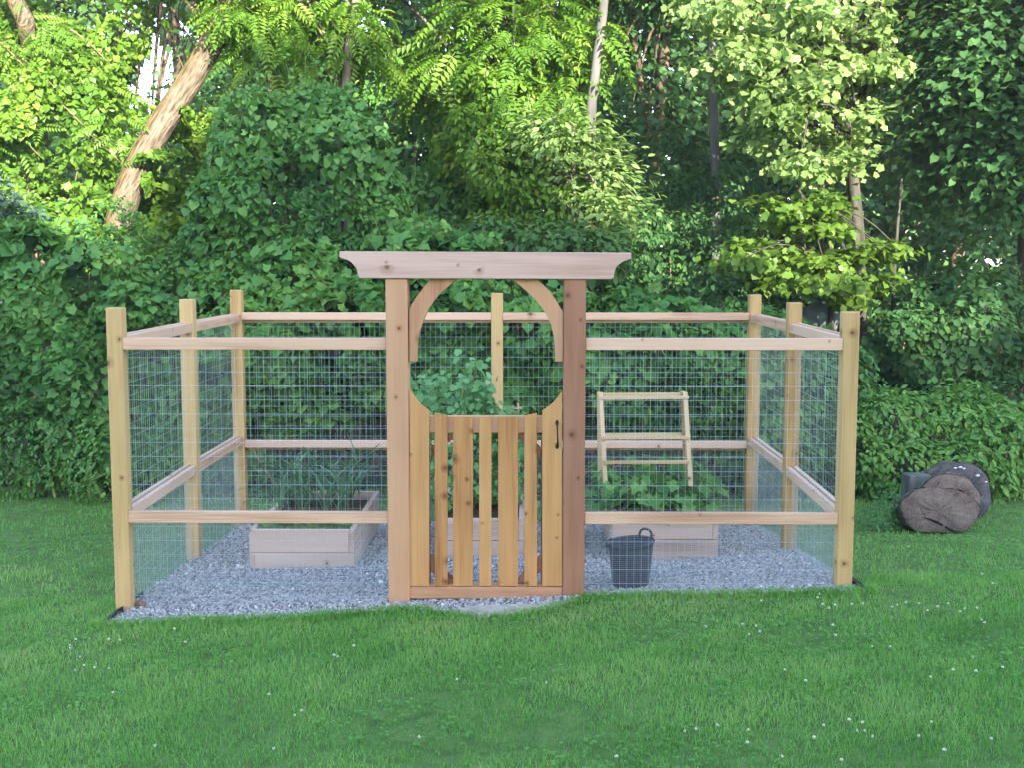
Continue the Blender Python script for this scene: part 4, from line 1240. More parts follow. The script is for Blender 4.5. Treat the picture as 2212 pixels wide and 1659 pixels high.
mass('tall_weeds', 'leggy roadside weeds in front of the grapevine thicket at the picture edge', 'weeds',
     [L(60, 960, 4.55, 130, 120, 0.3), L(250, 1000, 4.5, 120, 90, 0.3), L(-60, 930, 4.5, 100, 150, 0.3)], 620, 'oval', 0.07, M['vine'], 0.58, 18, None, up=0.6, n_stems=8, stem_mat='stem')

# ---- sunlit climbers and trees behind
mass('climber_wall', 'sunlit yellow-green climbers swallowing the trees at the upper left', 'vine',
     [L(60, 260, 8.6, 180, 150, 0.9), L(150, 130, 9.2, 140, 90, 0.8), L(190, 310, 8.5, 120, 140, 0.8), L(60, 420, 8.2, 190, 90, 0.7), L(140, 450, 8.1, 90, 70, 0.5), L(360, 440, 8.4, 90, 90, 0.5), L(-140, 250, 8.6, 200, 260, 0.9), L(440, 300, 8.5, 60, 70, 0.5), L(60, 80, 9.4, 110, 60, 0.7)],
     820, 'heart', 0.10, M['vine_lit'], 0.52, 21, 'sunlit climbers', 280, bump=0.28, gap=-0.6, rand=0.6, runners=50)
yLT = 7.7
lean = tree('leaning_tree', 'thick pale trunk leaning to the right through the sunlit climbers', [gpt(225, yLT), A3(240, 600, yLT), A3(275, 420, yLT), A3(335, 290, yLT), A3(400, 190, yLT), A3(470, 70, yLT), A3(540, -70, yLT), A3(640, -280, yLT)],
     0.185, 0.125, [L(600, -160, 8.6, 300, 120, 1.2), L(500, 60, 8.6, 50, 50, 0.5), L(330, -130, 8.8, 300, 110, 1.0)], 110, 60, 'heart', 0.12, M['vine_lit'], 'bark_lean', 0.5, spread3=(0.28, 0.28, 0.2), n_limbs=16, limb_from=0.6, sides=40, wob=0.008, ridge=0.018)
# leaves that wrap the leaning trunk
P, O, nz = mass_points([L(345, 335, 7.45, 66, 28, 0.3), L(240, 545, 7.4, 90, 50, 0.3), L(322, 390, 7.5, 10, 30, 0.15), L(404, 235, 7.6, 12, 22, 0.15)], 520, seed=31, gap=-0.8)
leafy(lean, P, O, 'heart', 0.10, M['vine_lit'], 0.62, nz, name='ivy')
n = 260
P = np.array([at(rng.uniform(-20, 300), rng.uniform(30, 430), 7.6 + rng.uniform(-.1, .5)) for _ in range(n)])
k = (lumpy(P, 2.0, 5) > 0.1); P = P[k]; n = len(P)
root_ = thing('locust_boughs', 'feathery yellow-green boughs hanging over the climbers at the upper left', 'branch', tuple(P.mean(0)))
link('foliage', np_mesh('foliage', *leaf_arrays(P, rng.normal(0, .35, (n, 3)) + np.array([0, -.5, .9]), rng.normal(0, .8, (n, 3)) + np.array([0, -.3, -.35]), rng.uniform(.22, .38, n), 'pinnate', rng.normal(.6, .14, n))), M['walnut'], root_)
stems(root_, [[A3(u, v, 8.0), A3(u + 40, v + 30, 7.8), A3(u + 90, v + 80, 7.7)] for u, v in ((-40, 60), (40, 120), (100, 200), (150, 60), (0, 260), (180, 280))], 0.012, M['twig'])
tree('corner_trunk', 'sunlit tan trunk cut by the upper left corner', [gpt(90, 10.6), A3(85, 300, 10.6), A3(62, 80, 8.6), A3(38, 10, 8.4), A3(0, -90, 8.2)], 0.13, 0.10, [L(40, -150, 8.6, 160, 60, 0.8)], 30, 40, 'heart', 0.12, M['vine_lit'], 'bark_lean', 0.5, n_limbs=6, limb_from=0.8, sides=24, ridge=0.018)
# bare tangle of old vine stems
tg = thing('vine_tangle', 'bare brown tangle of old vine stems beside the leaning trunk', 'vine', tuple(at(330, 300, 9.3)))
pl = []
for i in range(38):
    u = rng.uniform(270, 440); v = rng.uniform(-30, 60)
    pl.append([A3(u, v, 9.3 + rng.normal(0, .15)), A3(u + rng.normal(0, 22), v + rng.uniform(30, 70), 9.2 + rng.normal(0, .15)), A3(u + rng.normal(0, 35), v + rng.uniform(80, 170), 9.3 + rng.normal(0, .2))])
stems(tg, pl, 0.011, M['twig'])

tree('walnut_tree', 'slender white-stemmed walnut with drooping feathery leaves lit by the sun', [gpt(770, 7.15), A3(752, 420, 7.15), A3(746, 240, 7.15), A3(752, 120, 7.15), A3(768, 0, 7.15), A3(780, -200, 7.15)],
     0.065, 0.04, [L(620, 40, 7.6, 120, 80, 0.7), L(760, 70, 7.5, 75, 90, 0.6), L(520, 30, 7.8, 60, 70, 0.6), L(660, 130, 7.5, 110, 35, 0.5), L(640, -120, 7.8, 300, 90, 1.2), L(700, -250, 8.3, 400, 120, 1.5)], 300, 7, 'pinnate', 0.36, M['walnut'], 'bark_pale', 0.55, spread3=(0.12, 0.12, 0.07), n_limbs=16, limb_r=0.013, droop=0.35, up=0.8, front=0.5)
tree('pale_sapling', 'thin white forked stem standing beside the slender walnut', [gpt(742, 7.2), A3(738, 420, 7.2), A3(733, 240, 7.2), A3(728, 170, 7.2), A3(722, 100, 7.2)], 0.035, 0.02, [L(725, 90, 7.4, 40, 40, 0.3)], 8, 20, 'oval', 0.12, M['walnut'], 'bark_pale', 0.5, n_limbs=4)

tree('tall_walnut', 'large walnut behind the arbor, its hanging leaf sprays half in sun', [gpt(1060, 9.4), A3(1075, 500, 9.4), A3(1085, 250, 9.4), A3(1090, 60, 9.4), A3(1075, -60, 9.4), A3(1080, -300, 9.4)],
     0.17, 0.10, [L(1090, 110, 8.6, 190, 120, 1.1), L(1205, 55, 8.2, 85, 80, 0.7), L(1310, 110, 8.3, 45, 30, 0.3), L(1150, 250, 8.0, 130, 90, 0.8), L(960, 200, 9.6, 90, 80, 0.6), L(1100, 360, 7.9, 90, 70, 0.6), L(1100, -160, 9.0, 420, 120, 1.6), L(1100, -330, 9.4, 500, 130, 1.8)], 620, 6, 'pinnate', 0.42, M['walnut'], 'bark', 0.42, spread3=(0.14, 0.14, 0.09), n_limbs=60, droop=0.35, up=0.8, front=0.4)
tree('grey_pole_tree', 'straight grey pole-like trunk rising right of centre', [gpt(1268, 7.7), A3(1275, 320, 7.7), A3(1284, 180, 7.7), A3(1298, 60, 7.7), A3(1310, -60, 7.7), A3(1322, -300, 7.7)], 0.07, 0.05,
     [L(1330, -190, 9.5, 300, 120, 1.5)], 90, 50, 'oval', 0.15, M['forest'], 'bark_pole', 0.45, spread3=(0.3, 0.3, 0.2), n_limbs=18, limb_from=0.8)
mass('climbing_shrub', 'yellow-green climber mound hanging in the sun behind the arbor', 'vine',
     [L(1120, 390, 7.3, 95, 75, 0.5), L(1060, 300, 7.8, 80, 70, 0.5), L(1160, 470, 7.1, 110, 60, 0.5), L(1120, 215, 8.0, 60, 60, 0.5)],
     760, 'oval', 0.095, M['vine_lit'], 0.62, 22, 'sunlit climbers', bump=0.25, gap=-0.55, up=0.5, rand=0.6)
tree('dogwood', 'pale-leaved dogwood arching down to the right above the beam', [gpt(1180, 7.2), A3(1190, 480, 7.2), A3(1215, 330, 7.1), A3(1240, 270, 7.0)], 0.045, 0.02,
     [L(1230, 300, 6.8, 80, 60, 0.45), L(1280, 380, 6.7, 80, 55, 0.45), L(1320, 450, 6.6, 75, 45, 0.4), L(1270, 500, 6.6, 75, 60, 0.45), L(1180, 300, 7.0, 60, 60, 0.4)], 95, 34, 'oval', 0.105, M['maple'], 'bark', 0.55, spread3=(0.16, 0.16, 0.06), n_limbs=26, limb_from=0.4, up=0.9, front=0.3)
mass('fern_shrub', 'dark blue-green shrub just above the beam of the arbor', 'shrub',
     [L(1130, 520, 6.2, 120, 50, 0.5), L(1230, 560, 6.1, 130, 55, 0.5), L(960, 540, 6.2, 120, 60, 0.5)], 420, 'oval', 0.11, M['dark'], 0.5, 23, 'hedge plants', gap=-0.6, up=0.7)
mass('brush_bank', 'brown-green brushy bank in dim light behind the vine mound', 'undergrowth',
     [L(860, 300, 9.6, 100, 130, 0.6), L(900, 430, 8.6, 130, 110, 0.7), L(1000, 470, 8.4, 120, 90, 0.6)], 320, 'oval', 0.12, M['shrub'], 0.5, 24, 'hedge plants', gap=-0.35, n_stems=14)

def boughs(n, u, v, wy, ru, rv, inside, dep=0.9, rd=(0.22, 0.4)):
    out = []
    while len(out) < n:
        a, b = rng.uniform(*u), rng.uniform(*v)
        if inside(a, b):
            out.append(L(a, b, wy + rng.uniform(-dep, dep), rng.uniform(*ru), rng.uniform(*rv), rng.uniform(*rd)))
    return out
def in_maple(a, b):
    # wide at the top, ragged and narrowing downward to the fork
    w = np.interp(b, [0, 120, 220, 330, 370], [235, 235, 190, 120, 60])
    c = np.interp(b, [0, 120, 220, 330, 370], [1715, 1710, 1725, 1760, 1770])
    return abs(a - c) < w * rng.uniform(0.55, 1.05)
yM = 7.3
tree('maple_tree', 'pale sunlit maple with a forked grey trunk on the right', [gpt(1862, yM), A3(1856, 560, yM), A3(1846, 420, yM), A3(1842, 350, yM), A3(1852, 280, yM), A3(1858, 150, yM), A3(1862, 20, yM), A3(1866, -160, yM)],
     0.085, 0.04, boughs(75, (1470, 1960), (-20, 370), yM - 0.5, (32, 62), (13, 24), in_maple) + [L(1760, 110, 7.2, 90, 80, 0.5), L(1740, -140, 7.4, 330, 80, 1.2), L(1760, -260, 7.8, 420, 110, 1.6)], 600, 36, 'maple', 0.088, M['maple'], 'bark_dim', 0.66, spread3=(0.12, 0.12, 0.055), n_limbs=75, limb_from=0.40, up=0.6, front=0.4, limb_r=0.03)
# the second fork of the maple leans left
yM2 = 6.6
tree('young_maple', 'low-hanging bright maple boughs behind the right end of the fence', [gpt(1800, yM2), A3(1795, 700, yM2), A3(1780, 560, yM2), A3(1745, 450, yM2), A3(1720, 400, yM2)],
     0.04, 0.015, boughs(9, (1640, 1830), (400, 500), yM2 - 0.3, (30, 55), (9, 15), lambda a, b: abs(a - 1740) < 110, 0.4) + boughs(16, (1580, 1860), (520, 640), yM2 - 0.4, (32, 62), (10, 18), lambda a, b: abs(b - (545 + (a - 1600) * 0.28)) < 45, 0.45)
     + boughs(6, (1800, 1930), (530, 560), yM2 - 0.1, (28, 45), (8, 12), lambda a, b: True, 0.3) + boughs(5, (1780, 1900), (600, 650), yM2 - 0.2, (28, 45), (8, 13), lambda a, b: True, 0.3), 190, 20, 'maple', 0.09, M['maple_y'], 'bark_dim', 0.62, spread3=(0.10, 0.10, 0.035), n_limbs=22, limb_r=0.012, limb_from=0.45, up=0.8, front=0.3)
tree('second_stem', 'thin dark stem close to the forked maple trunk', [gpt(1785, 7.6), A3(1790, 560, 7.6), A3(1775, 400, 7.6), A3(1760, 300, 7.6), A3(1745, 100, 7.6)], 0.045, 0.025, [L(1740, 120, 7.6, 60, 60, .4)], 10, 30, 'maple', 0.11, M['maple'], 'bark_dim', 0.4, n_limbs=4)
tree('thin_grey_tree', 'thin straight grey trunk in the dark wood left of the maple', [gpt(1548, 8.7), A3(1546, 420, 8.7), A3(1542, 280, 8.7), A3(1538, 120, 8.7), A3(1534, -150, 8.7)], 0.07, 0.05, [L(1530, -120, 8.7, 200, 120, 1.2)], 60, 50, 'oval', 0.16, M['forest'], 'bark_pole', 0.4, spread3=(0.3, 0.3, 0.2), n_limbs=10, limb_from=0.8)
tree('dead_stem', 'leafless thin grey stem right of the maple', [gpt(1930, 7.0), A3(1930, 640, 7.0), A3(1938, 500, 7.0), A3(1948, 385, 7.0)], 0.03, 0.012, [L(1950, 400, 7.0, 20, 20, 0.1)], 3, 0, 'oval', 0.1, M['dark'], 'bark_dim', n_limbs=3, limb_from=0.8)

# ---- big dark trees at the right edge and the dim wood
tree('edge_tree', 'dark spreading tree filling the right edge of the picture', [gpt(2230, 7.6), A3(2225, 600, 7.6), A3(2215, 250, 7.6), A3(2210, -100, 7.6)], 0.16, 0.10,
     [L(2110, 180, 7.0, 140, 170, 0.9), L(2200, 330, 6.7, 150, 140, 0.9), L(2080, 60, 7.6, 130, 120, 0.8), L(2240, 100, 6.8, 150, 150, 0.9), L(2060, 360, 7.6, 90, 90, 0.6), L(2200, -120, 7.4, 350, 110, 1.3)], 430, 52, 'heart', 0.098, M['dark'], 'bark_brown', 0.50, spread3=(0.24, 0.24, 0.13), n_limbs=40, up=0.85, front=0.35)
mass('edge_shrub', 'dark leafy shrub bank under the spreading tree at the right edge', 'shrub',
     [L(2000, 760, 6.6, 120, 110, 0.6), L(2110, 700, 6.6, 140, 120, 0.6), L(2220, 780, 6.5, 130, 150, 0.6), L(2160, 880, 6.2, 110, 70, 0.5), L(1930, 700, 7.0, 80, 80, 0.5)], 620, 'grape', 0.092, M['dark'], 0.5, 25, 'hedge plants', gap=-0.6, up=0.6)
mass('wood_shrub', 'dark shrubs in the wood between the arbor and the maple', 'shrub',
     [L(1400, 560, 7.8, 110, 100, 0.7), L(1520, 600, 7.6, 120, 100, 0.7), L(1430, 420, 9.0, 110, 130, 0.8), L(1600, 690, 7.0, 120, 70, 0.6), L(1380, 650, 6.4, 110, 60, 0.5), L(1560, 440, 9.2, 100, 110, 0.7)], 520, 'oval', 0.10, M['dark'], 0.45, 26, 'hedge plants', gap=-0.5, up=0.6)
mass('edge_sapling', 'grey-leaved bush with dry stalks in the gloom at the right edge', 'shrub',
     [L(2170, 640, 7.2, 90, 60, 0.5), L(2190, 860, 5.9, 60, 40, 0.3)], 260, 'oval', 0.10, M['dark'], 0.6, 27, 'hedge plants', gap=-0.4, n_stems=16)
# spruce bough low at the left edge
sp = thing('spruce_bough', 'grey-green conifer bough drooping in at the left edge', 'branch', A3(-120, 380, 6.6))
bp_ = [tube_arrays(smooth_path([A3(-160, 330, 6.7), A3(-60, 400, 6.6), A3(20, 470, 6.5), A3(75, 520, 6.5)], 12), np.linspace(0.03, 0.008, 12), 6)]
v, f = join_arrays(bp_); link('stem', np_mesh('stem', v, f, smooth=True), M['bark_brown'], sp)
pp = smooth_path([A3(-160, 300, 6.7), A3(-60, 380, 6.6), A3(20, 455, 6.5), A3(80, 505, 6.5)], 40)
k = rng.integers(0, 40, 1500)
P = pp[k] + rng.normal(0, 1, (1500, 3)) * np.array([0.12, 0.14, 0.10])
link('foliage', np_mesh('foliage', *leaf_arrays(P, rng.normal(0, .5, (1500, 3)) + np.array([0, -.2, .8]), rng.normal(0, .6, (1500, 3)) + np.array([0.7, -0.1, -0.6]), rng.uniform(0.06, 0.11, 1500), 'oval', rng.normal(0.4, .15, 1500))), M['pea_dim'], sp)

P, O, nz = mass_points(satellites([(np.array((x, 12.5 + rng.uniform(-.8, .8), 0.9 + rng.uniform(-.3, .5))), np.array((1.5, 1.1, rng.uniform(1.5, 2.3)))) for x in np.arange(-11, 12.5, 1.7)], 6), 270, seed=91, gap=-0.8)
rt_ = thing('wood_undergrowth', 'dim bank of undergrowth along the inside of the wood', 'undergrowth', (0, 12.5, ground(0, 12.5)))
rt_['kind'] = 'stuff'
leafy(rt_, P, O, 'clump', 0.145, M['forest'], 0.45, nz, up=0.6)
# deep wood: each tree its own trunk and crown
deep = [(-60, 15.5, 'oval'), (130, 18.0, 'oval'), (400, 22.0, 'oval'), (560, 16.5, 'oval'), (690, 20.0, 'oval'), (870, 15.0, 'oval'), (960, 21.0, 'oval'), (1190, 17.0, 'oval'), (1390, 15.0, 'oval'), (1470, 21.0, 'oval'), (1640, 16.0, 'oval'), (1760, 20.0, 'oval'), (1900, 14.5, 'oval'), (2050, 18.0, 'oval'), (2250, 15.0, 'oval')]
where = ['far left edge', 'gap left of the leaning trunk', 'sky gap by the leaning trunk', 'right of the leaning trunk', 'gap left of the white walnut', 'right of the white walnut', 'gap left of the tall walnut', 'gap behind the tall walnut', 'right of the grey pole trunk', 'gap left of the thin grey trunk', 'left part of the maple', 'middle of the maple', 'right of the maple fork', 'gap between maple and edge tree', 'right picture edge']
for (px, wy, tp_), wh in zip(deep, where):
    s = (wy - CAM.y) / FPX
    g = gpt(px, wy)
    sk = 0.55 if px in (400, 690) else 1.0
    lp = [L(px + rng.normal(0, 25), 150, wy, 150 * 22 / (wy + 7.4), 190, 1.6), L(px + rng.normal(0, 40), 330, wy - 0.8, 140, 120, 1.2), L(px + rng.normal(0, 30), -60, wy, 180, 150, 2.0), L(px + rng.normal(0, 30), 480, wy - 0.5, 130, 90, 1.0)]
    lp.append((np.array((g[0], wy + 0.5, 10.5)), np.array((2.6, 2.2, 2.2))))
    if sk < 1: lp = lp[1:2] + lp[3:4]
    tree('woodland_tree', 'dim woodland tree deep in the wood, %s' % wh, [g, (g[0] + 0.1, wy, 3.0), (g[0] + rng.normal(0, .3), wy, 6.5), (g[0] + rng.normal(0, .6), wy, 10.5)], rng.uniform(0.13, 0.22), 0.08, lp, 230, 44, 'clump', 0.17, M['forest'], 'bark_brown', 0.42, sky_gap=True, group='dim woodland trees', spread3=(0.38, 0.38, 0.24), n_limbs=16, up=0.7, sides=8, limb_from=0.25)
# the far wood closes the view, one mass nobody could count
n = 34000
X = rng.uniform(-26, 26, n); Y = rng.uniform(24, 34, n)
H = 9.5 + 2.2 * np.sin(X * 0.6) + 1.5 * np.sin(X * 1.7 + 1)
Z = rng.uniform(-0.3, 1, n) ** 1.0 * H
P = np.stack([X, Y, Z], 1)
k = (lumpy(P, 0.9, 77) > -0.8) & ~gap_cone(P)
P = P[k]; n = len(P)
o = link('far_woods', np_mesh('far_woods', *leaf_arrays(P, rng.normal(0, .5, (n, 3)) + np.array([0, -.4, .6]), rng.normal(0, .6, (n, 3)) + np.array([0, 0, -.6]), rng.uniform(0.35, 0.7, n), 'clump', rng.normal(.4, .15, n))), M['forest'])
props(o, kind='stuff', label='far dim leaves of the wood behind all the trees')

# boulder glimpsed in the wood
M['boulder'] = noise_mat('blue_grey_boulder', [(0.3, (0.10, 0.12, 0.14)), (0.7, (0.22, 0.24, 0.27))], 6, rough=0.9, bump=0.8)
for (u, v, s_, lb) in ((1765, 690, 0.26, 'blue-grey boulder half hidden in the dark wood beyond the right fence'),):
    bm = bmesh.new(); bmesh.ops.create_icosphere(bm, subdivisions=3, radius=1)
    p = at(u, v, 6.9)
    for q in bm.verts:
        w_ = 1 + 0.12 * math.sin(q.co.x * 4 + 1) + 0.08 * math.sin(q.co.z * 6)
        q.co = Vector((q.co.x * s_ * 1.2, q.co.y * s_, q.co.z * s_ * 0.8)) * w_
    gz_ = ground(p.x, 6.9)
    # it sits on a low bank
    props(link('boulder', bm_mesh('boulder', bm, True), M['boulder'], None, p), lb, 'boulder')

# ------------------------------------------------------------------ garden plants
def plant_root(name, label, x, y, z, group):
    return thing(name, label, 'plant', (x, y, z), group)
# leeks: strap leaves
def strap(b, az, ln, bend, w):
    n = 7; t = np.linspace(0, 1, n)
    d = np.array([math.cos(az), math.sin(az), 0])
    out = bend * t ** 2 * ln
    up = ln * (t - 0.42 * bend * t ** 3 * 1.4)
    c = b + d[None] * out[:, None] + np.array([0, 0, 1])[None] * up[:, None]
    s = np.array([-d[1], d[0], 0]); ww = w * np.sin(np.pi * (0.12 + 0.86 * t))
    A = c + s * ww[:, None] / 2; B = c - s * ww[:, None] / 2; C = c + d * 0.006 - np.array([0, 0, 0.004])
    V = np.stack([A, C, B], 1).reshape(-1, 3)
    F = []
    for i in range(n - 1):
        for j in range(2):
            F.append((i * 3 + j, i * 3 + j + 1, (i + 1) * 3 + j + 1, (i + 1) * 3 + j))
    return V, np.array(F)
wl_ = bedL[1] - bedL[0]
k = 0
for iy, yy in enumerate(np.linspace(bedL[2] + 0.45, bedL[3] - 0.15, 5)):
    for ix, xx in enumerate(np.linspace(bedL[0] + 0.12, bedL[1] - 0.14, 4)):
        x, y = xx + rng.normal(0, .02), yy + rng.normal(0, .03)
        r_ = plant_root('leek_plant', 'tall leek with folded strap leaves standing in the left raised bed', x, y, zsL, 'leeks in the left raised bed')
        for q in range(int(rng.integers(6, 9))):
            v, f = strap(np.array([x, y, zsL + rng.uniform(0, .08)]), rng.uniform(0, 6.28), rng.uniform(0.28, 0.62), rng.uniform(0.3, 0.95), rng.uniform(0.012, 0.022))
            link('leaf', np_mesh('leaf', v, f, np.full(len(v), rng.uniform(0.3, 0.8)), True), M['leek'], r_)
        k += 1
for i in range(9):
    x = np.linspace(bedL[0] + 0.10, bedL[1] - 0.10, 9)[i]; y = bedL[2] + rng.uniform(0.12, 0.3)
    r_ = plant_root('lettuce_plant', 'small bright lettuce at the front of the left raised bed', x, y, zsL, 'lettuces in the left raised bed')
    n = 16
    az = rng.uniform(0, 6.28, n); el = rng.uniform(0.3, 1.1, n)
    T = np.stack([np.cos(az) * np.cos(el), np.sin(az) * np.cos(el), np.sin(el)], 1)
    Nn = np.stack([-np.cos(az) * np.sin(el), -np.sin(az) * np.sin(el), np.cos(el)], 1)
    link('foliage', np_mesh('foliage', *leaf_arrays(np.tile([x, y, zsL], (n, 1)), Nn, T, rng.uniform(0.06, 0.12, n), 'heart', rng.normal(.5, .15, n))), M['lettuce'], r_)
# pea vines on the cane trellis
pl_ = [(at(920 + 26 * i, 1000, yC + 0.62).x, yC + 0.55 + rng.uniform(-.1, .25)) for i in range(8)]
lb_ = ['leftmost', 'second from the left', 'third from the left', 'fourth from the left', 'fourth from the right', 'third from the right', 'second from the right', 'rightmost']
for i, (x, y) in enumerate(pl_):
    r_ = plant_root('pea_vine', 'pale climbing pea vine in the middle bed behind the gate, %s' % lb_[i], x, y, zsC, 'pea vines in the middle bed')
    h = at(1000, (820, 815, 840, 790, 830, 860, 885, 900)[i], y).z - zsC
    pth = smooth_path([(x, y, zsC), (x + rng.normal(0, .05), y, zsC + h * .5), (x + rng.normal(0, .08), y, zsC + h)], 20)
    v, f = tube_arrays(pth, 0.006, 5); link('stem', np_mesh('stem', v, f, smooth=True), M['stem'], r_)
    n = 190
    kk = rng.integers(2, 20, n)
    P = pth[kk] + rng.normal(0, 1, (n, 3)) * np.array([0.07, 0.08, 0.04])
    link('foliage', np_mesh('foliage', *leaf_arrays(P, rng.normal(0, .5, (n, 3)) + np.array([0, -.5, .6]), rng.normal(0, .8, (n, 3)), rng.uniform(0.035, 0.075, n), 'heart', rng.normal(.5, .18, n))), M['pea'], r_)
# squash
pos = [(1305, 0.28), (1350, 0.5), (1400, 0.25), (1450, 0.45), (1500, 0.3), (1330, 0.85), (1420, 0.9), (1500, 0.85)]
lbq = ['front left corner', 'left middle', 'front middle behind the tub', 'right of the middle', 'front right corner', 'back left', 'back middle under the trellis', 'back right']
for i, (u, dy) in enumerate(pos):
    y = yR + dy
    x = float(np.clip(at(u, 1050, y).x, bedR[0] + .08, bedR[1] - .08))
    r_ = plant_root('squash_plant', 'broad-leaved squash in the right raised bed, %s' % lbq[i], x, y, zsR, 'squash plants in the right bed')
    n = 32
    az = rng.uniform(0, 6.28, n); rad = rng.uniform(0.03, 0.25, n); hh = rng.uniform(0.06, 0.27, n) * (1.0 if dy < 0.6 else 1.35)
    me_ = {}
    sp_ = []
    for q in range(n):
        tipp = np.array([x + math.cos(az[q]) * rad[q], y + math.sin(az[q]) * rad[q], zsR + hh[q]])
        sp_.append([(x, y, zsR), ((x + tipp[0]) / 2, (y + tipp[1]) / 2, zsR + hh[q] * .7), tuple(tipp)])
        v, f, t = leaf_arrays(tipp[None], np.array([[math.cos(az[q]) * .4, math.sin(az[q]) * .4 - .3, .8]]) + rng.normal(0, .25, (1, 3)), np.array([[math.cos(az[q]), math.sin(az[q]), -.3]]), np.array([rng.uniform(0.07, 0.125)]), 'grape', np.array([rng.normal(.5, .2)]))
        link('leaf', np_mesh('leaf', v, f, t), M['shrub'], r_)
    stems(r_, sp_, 0.006, M['stem'])

# ------------------------------------------------------------------ lawn grass
def blades(n, xr, yr_, h, w, tint_off=0.0, power=1.0):
    x = rng.uniform(*xr, n); y = yr_[0] + (yr_[1] - yr_[0]) * rng.random(n) ** power
    k = ~in_gravel(x, y, -0.035 + 0) | (rng.random(n) < 0.0)
    # a few tufts creep over the front edge
    fr = (y - gravel_front(x))
    k |= (fr > 0) & (fr < 0.10) & (x > GX0) & (x < GX1) & (rng.random(n) < 0.10)
    x, y = x[k], y[k]; n = len(x)
    P2 = np.stack([x, y, np.zeros(n)], 1)
    big = lumpy(P2, 1.1, 101); med = lumpy(P2, 3.2, 102); sm = lumpy(P2, 9.0, 103)
    worn = np.exp(-(((x + 0.47) / 0.20) ** 2 + ((y + 1.69) / 0.10) ** 2)) + 0.7 * np.exp(-(((x - 1.35) / 0.25) ** 2 + ((y + 2.2) / 0.12) ** 2))
    dens = 0.75 + 0.18 * med + 0.12 * sm - 0.3 * worn
    k = rng.random(n) < dens
    x, y, big, med, sm, worn = x[k], y[k], big[k], med[k], sm[k], worn[k]; n = len(x)
    hh = (1 - 0.25 * np.clip(worn, 0, 1)) * h * rng.uniform(0.5, 1.25, n) * (1 + 0.16 * med + 0.14 * sm)
    az = rng.uniform(0, 2 * np.pi, n) ; fa = rng.uniform(0, 2 * np.pi, n)
    lean = rng.uniform(0.15, 0.95, n)
    b = np.stack([x, y, gz(x, y) - 0.004], 1)
    d = np.stack([np.cos(az), np.sin(az), np.zeros(n)], 1); s = np.stack([-np.sin(fa), np.cos(fa), np.zeros(n)], 1)
    m = b + d * (hh * lean * 0.35)[:, None] + np.array([0, 0, 1]) * (hh * 0.62)[:, None]
    t = b + d * (hh * lean)[:, None] + np.array([0, 0, 1]) * (hh * (1.05 - 0.45 * lean))[:, None]
    ww = (w * rng.uniform(0.7, 1.3, n))[:, None]
    V = np.stack([b - s * ww / 2, b + s * ww / 2, m + s * ww * 0.42, m - s * ww * 0.42, t], 1).reshape(-1, 3)
    f = np.array([(0, 1, 2), (0, 2, 3), (3, 2, 4)])
    F = (f[None] + (np.arange(n) * 5)[:, None, None]).reshape(-1, 3)
    tint = 0.42 + 0.13 * big + 0.12 * med + 0.08 * sm + rng.normal(0, 0.13, n) + np.where(rng.random(n) < 0.04, 0.4, 0) + 0.28 * np.clip(lumpy(np.stack([x, y * 1.6, 0 * x], 1), 1.9, 107) - 0.55, 0, 0.8) - 0.25 * np.clip(lumpy(np.stack([x, y, 0 * x], 1), 2.6, 108) - 0.6, 0, 0.8) + tint_off
    return V, F, np.repeat(np.clip(tint, 0, 1), 5)
arr = cat([blades(125000, (-3.6, 3.6), (-3.3, -1.1), 0.041, 0.0036), blades(90000, (-4.6, 4.6), (-1.1, 0.4), 0.041, 0.0044), blades(60000, (-6.2, 6.2), (0.2, 5.0), 0.043, 0.0066), blades(8000, (-6, 6), (-6.2, -3.3), 0.05, 0.006)])
o = link('lawn_grass', np_mesh('lawn_grass', *arr), M['grass'])
props(o, kind='stuff', label='short mown lawn grass all round the fence')
# taller fringe along the front edge of the gravel and round post feet
n = 9000
x = rng.uniform(GX0 - 0.1, GX1 + 0.1, n); y = gravel_front(x) - np.abs(rng.normal(0, 0.05, n)) + 0.012
b = np.stack([x, y, gz(x, y)], 1); hh = rng.uniform(0.02, 0.06, n)
az = rng.uniform(0, 6.28, n)
d = np.stack([np.cos(az), np.sin(az), np.zeros(n)], 1); s = np.stack([np.sin(az * 3), np.cos(az * 3), np.zeros(n)], 1) * 0.0045
m = b + d * (hh * .15)[:, None] + np.array([0, 0, 1]) * (hh * .6)[:, None]; t = b + d * (hh * .5)[:, None] + np.array([0, 0, 1]) * hh[:, None]
V = np.stack([b - s / 2, b + s / 2, m + s * .4, m - s * .4, t], 1).reshape(-1, 3)
F = (np.array([(0, 1, 2), (0, 2, 3), (3, 2, 4)])[None] + (np.arange(n) * 5)[:, None, None]).reshape(-1, 3)
o = link('fringe_grass', np_mesh('fringe_grass', V, F, np.repeat(np.clip(rng.normal(.5, .16, n), 0, 1), 5)), M['grass'])
props(o, kind='stuff', label='longer grass fringe creeping over the front gravel edge')
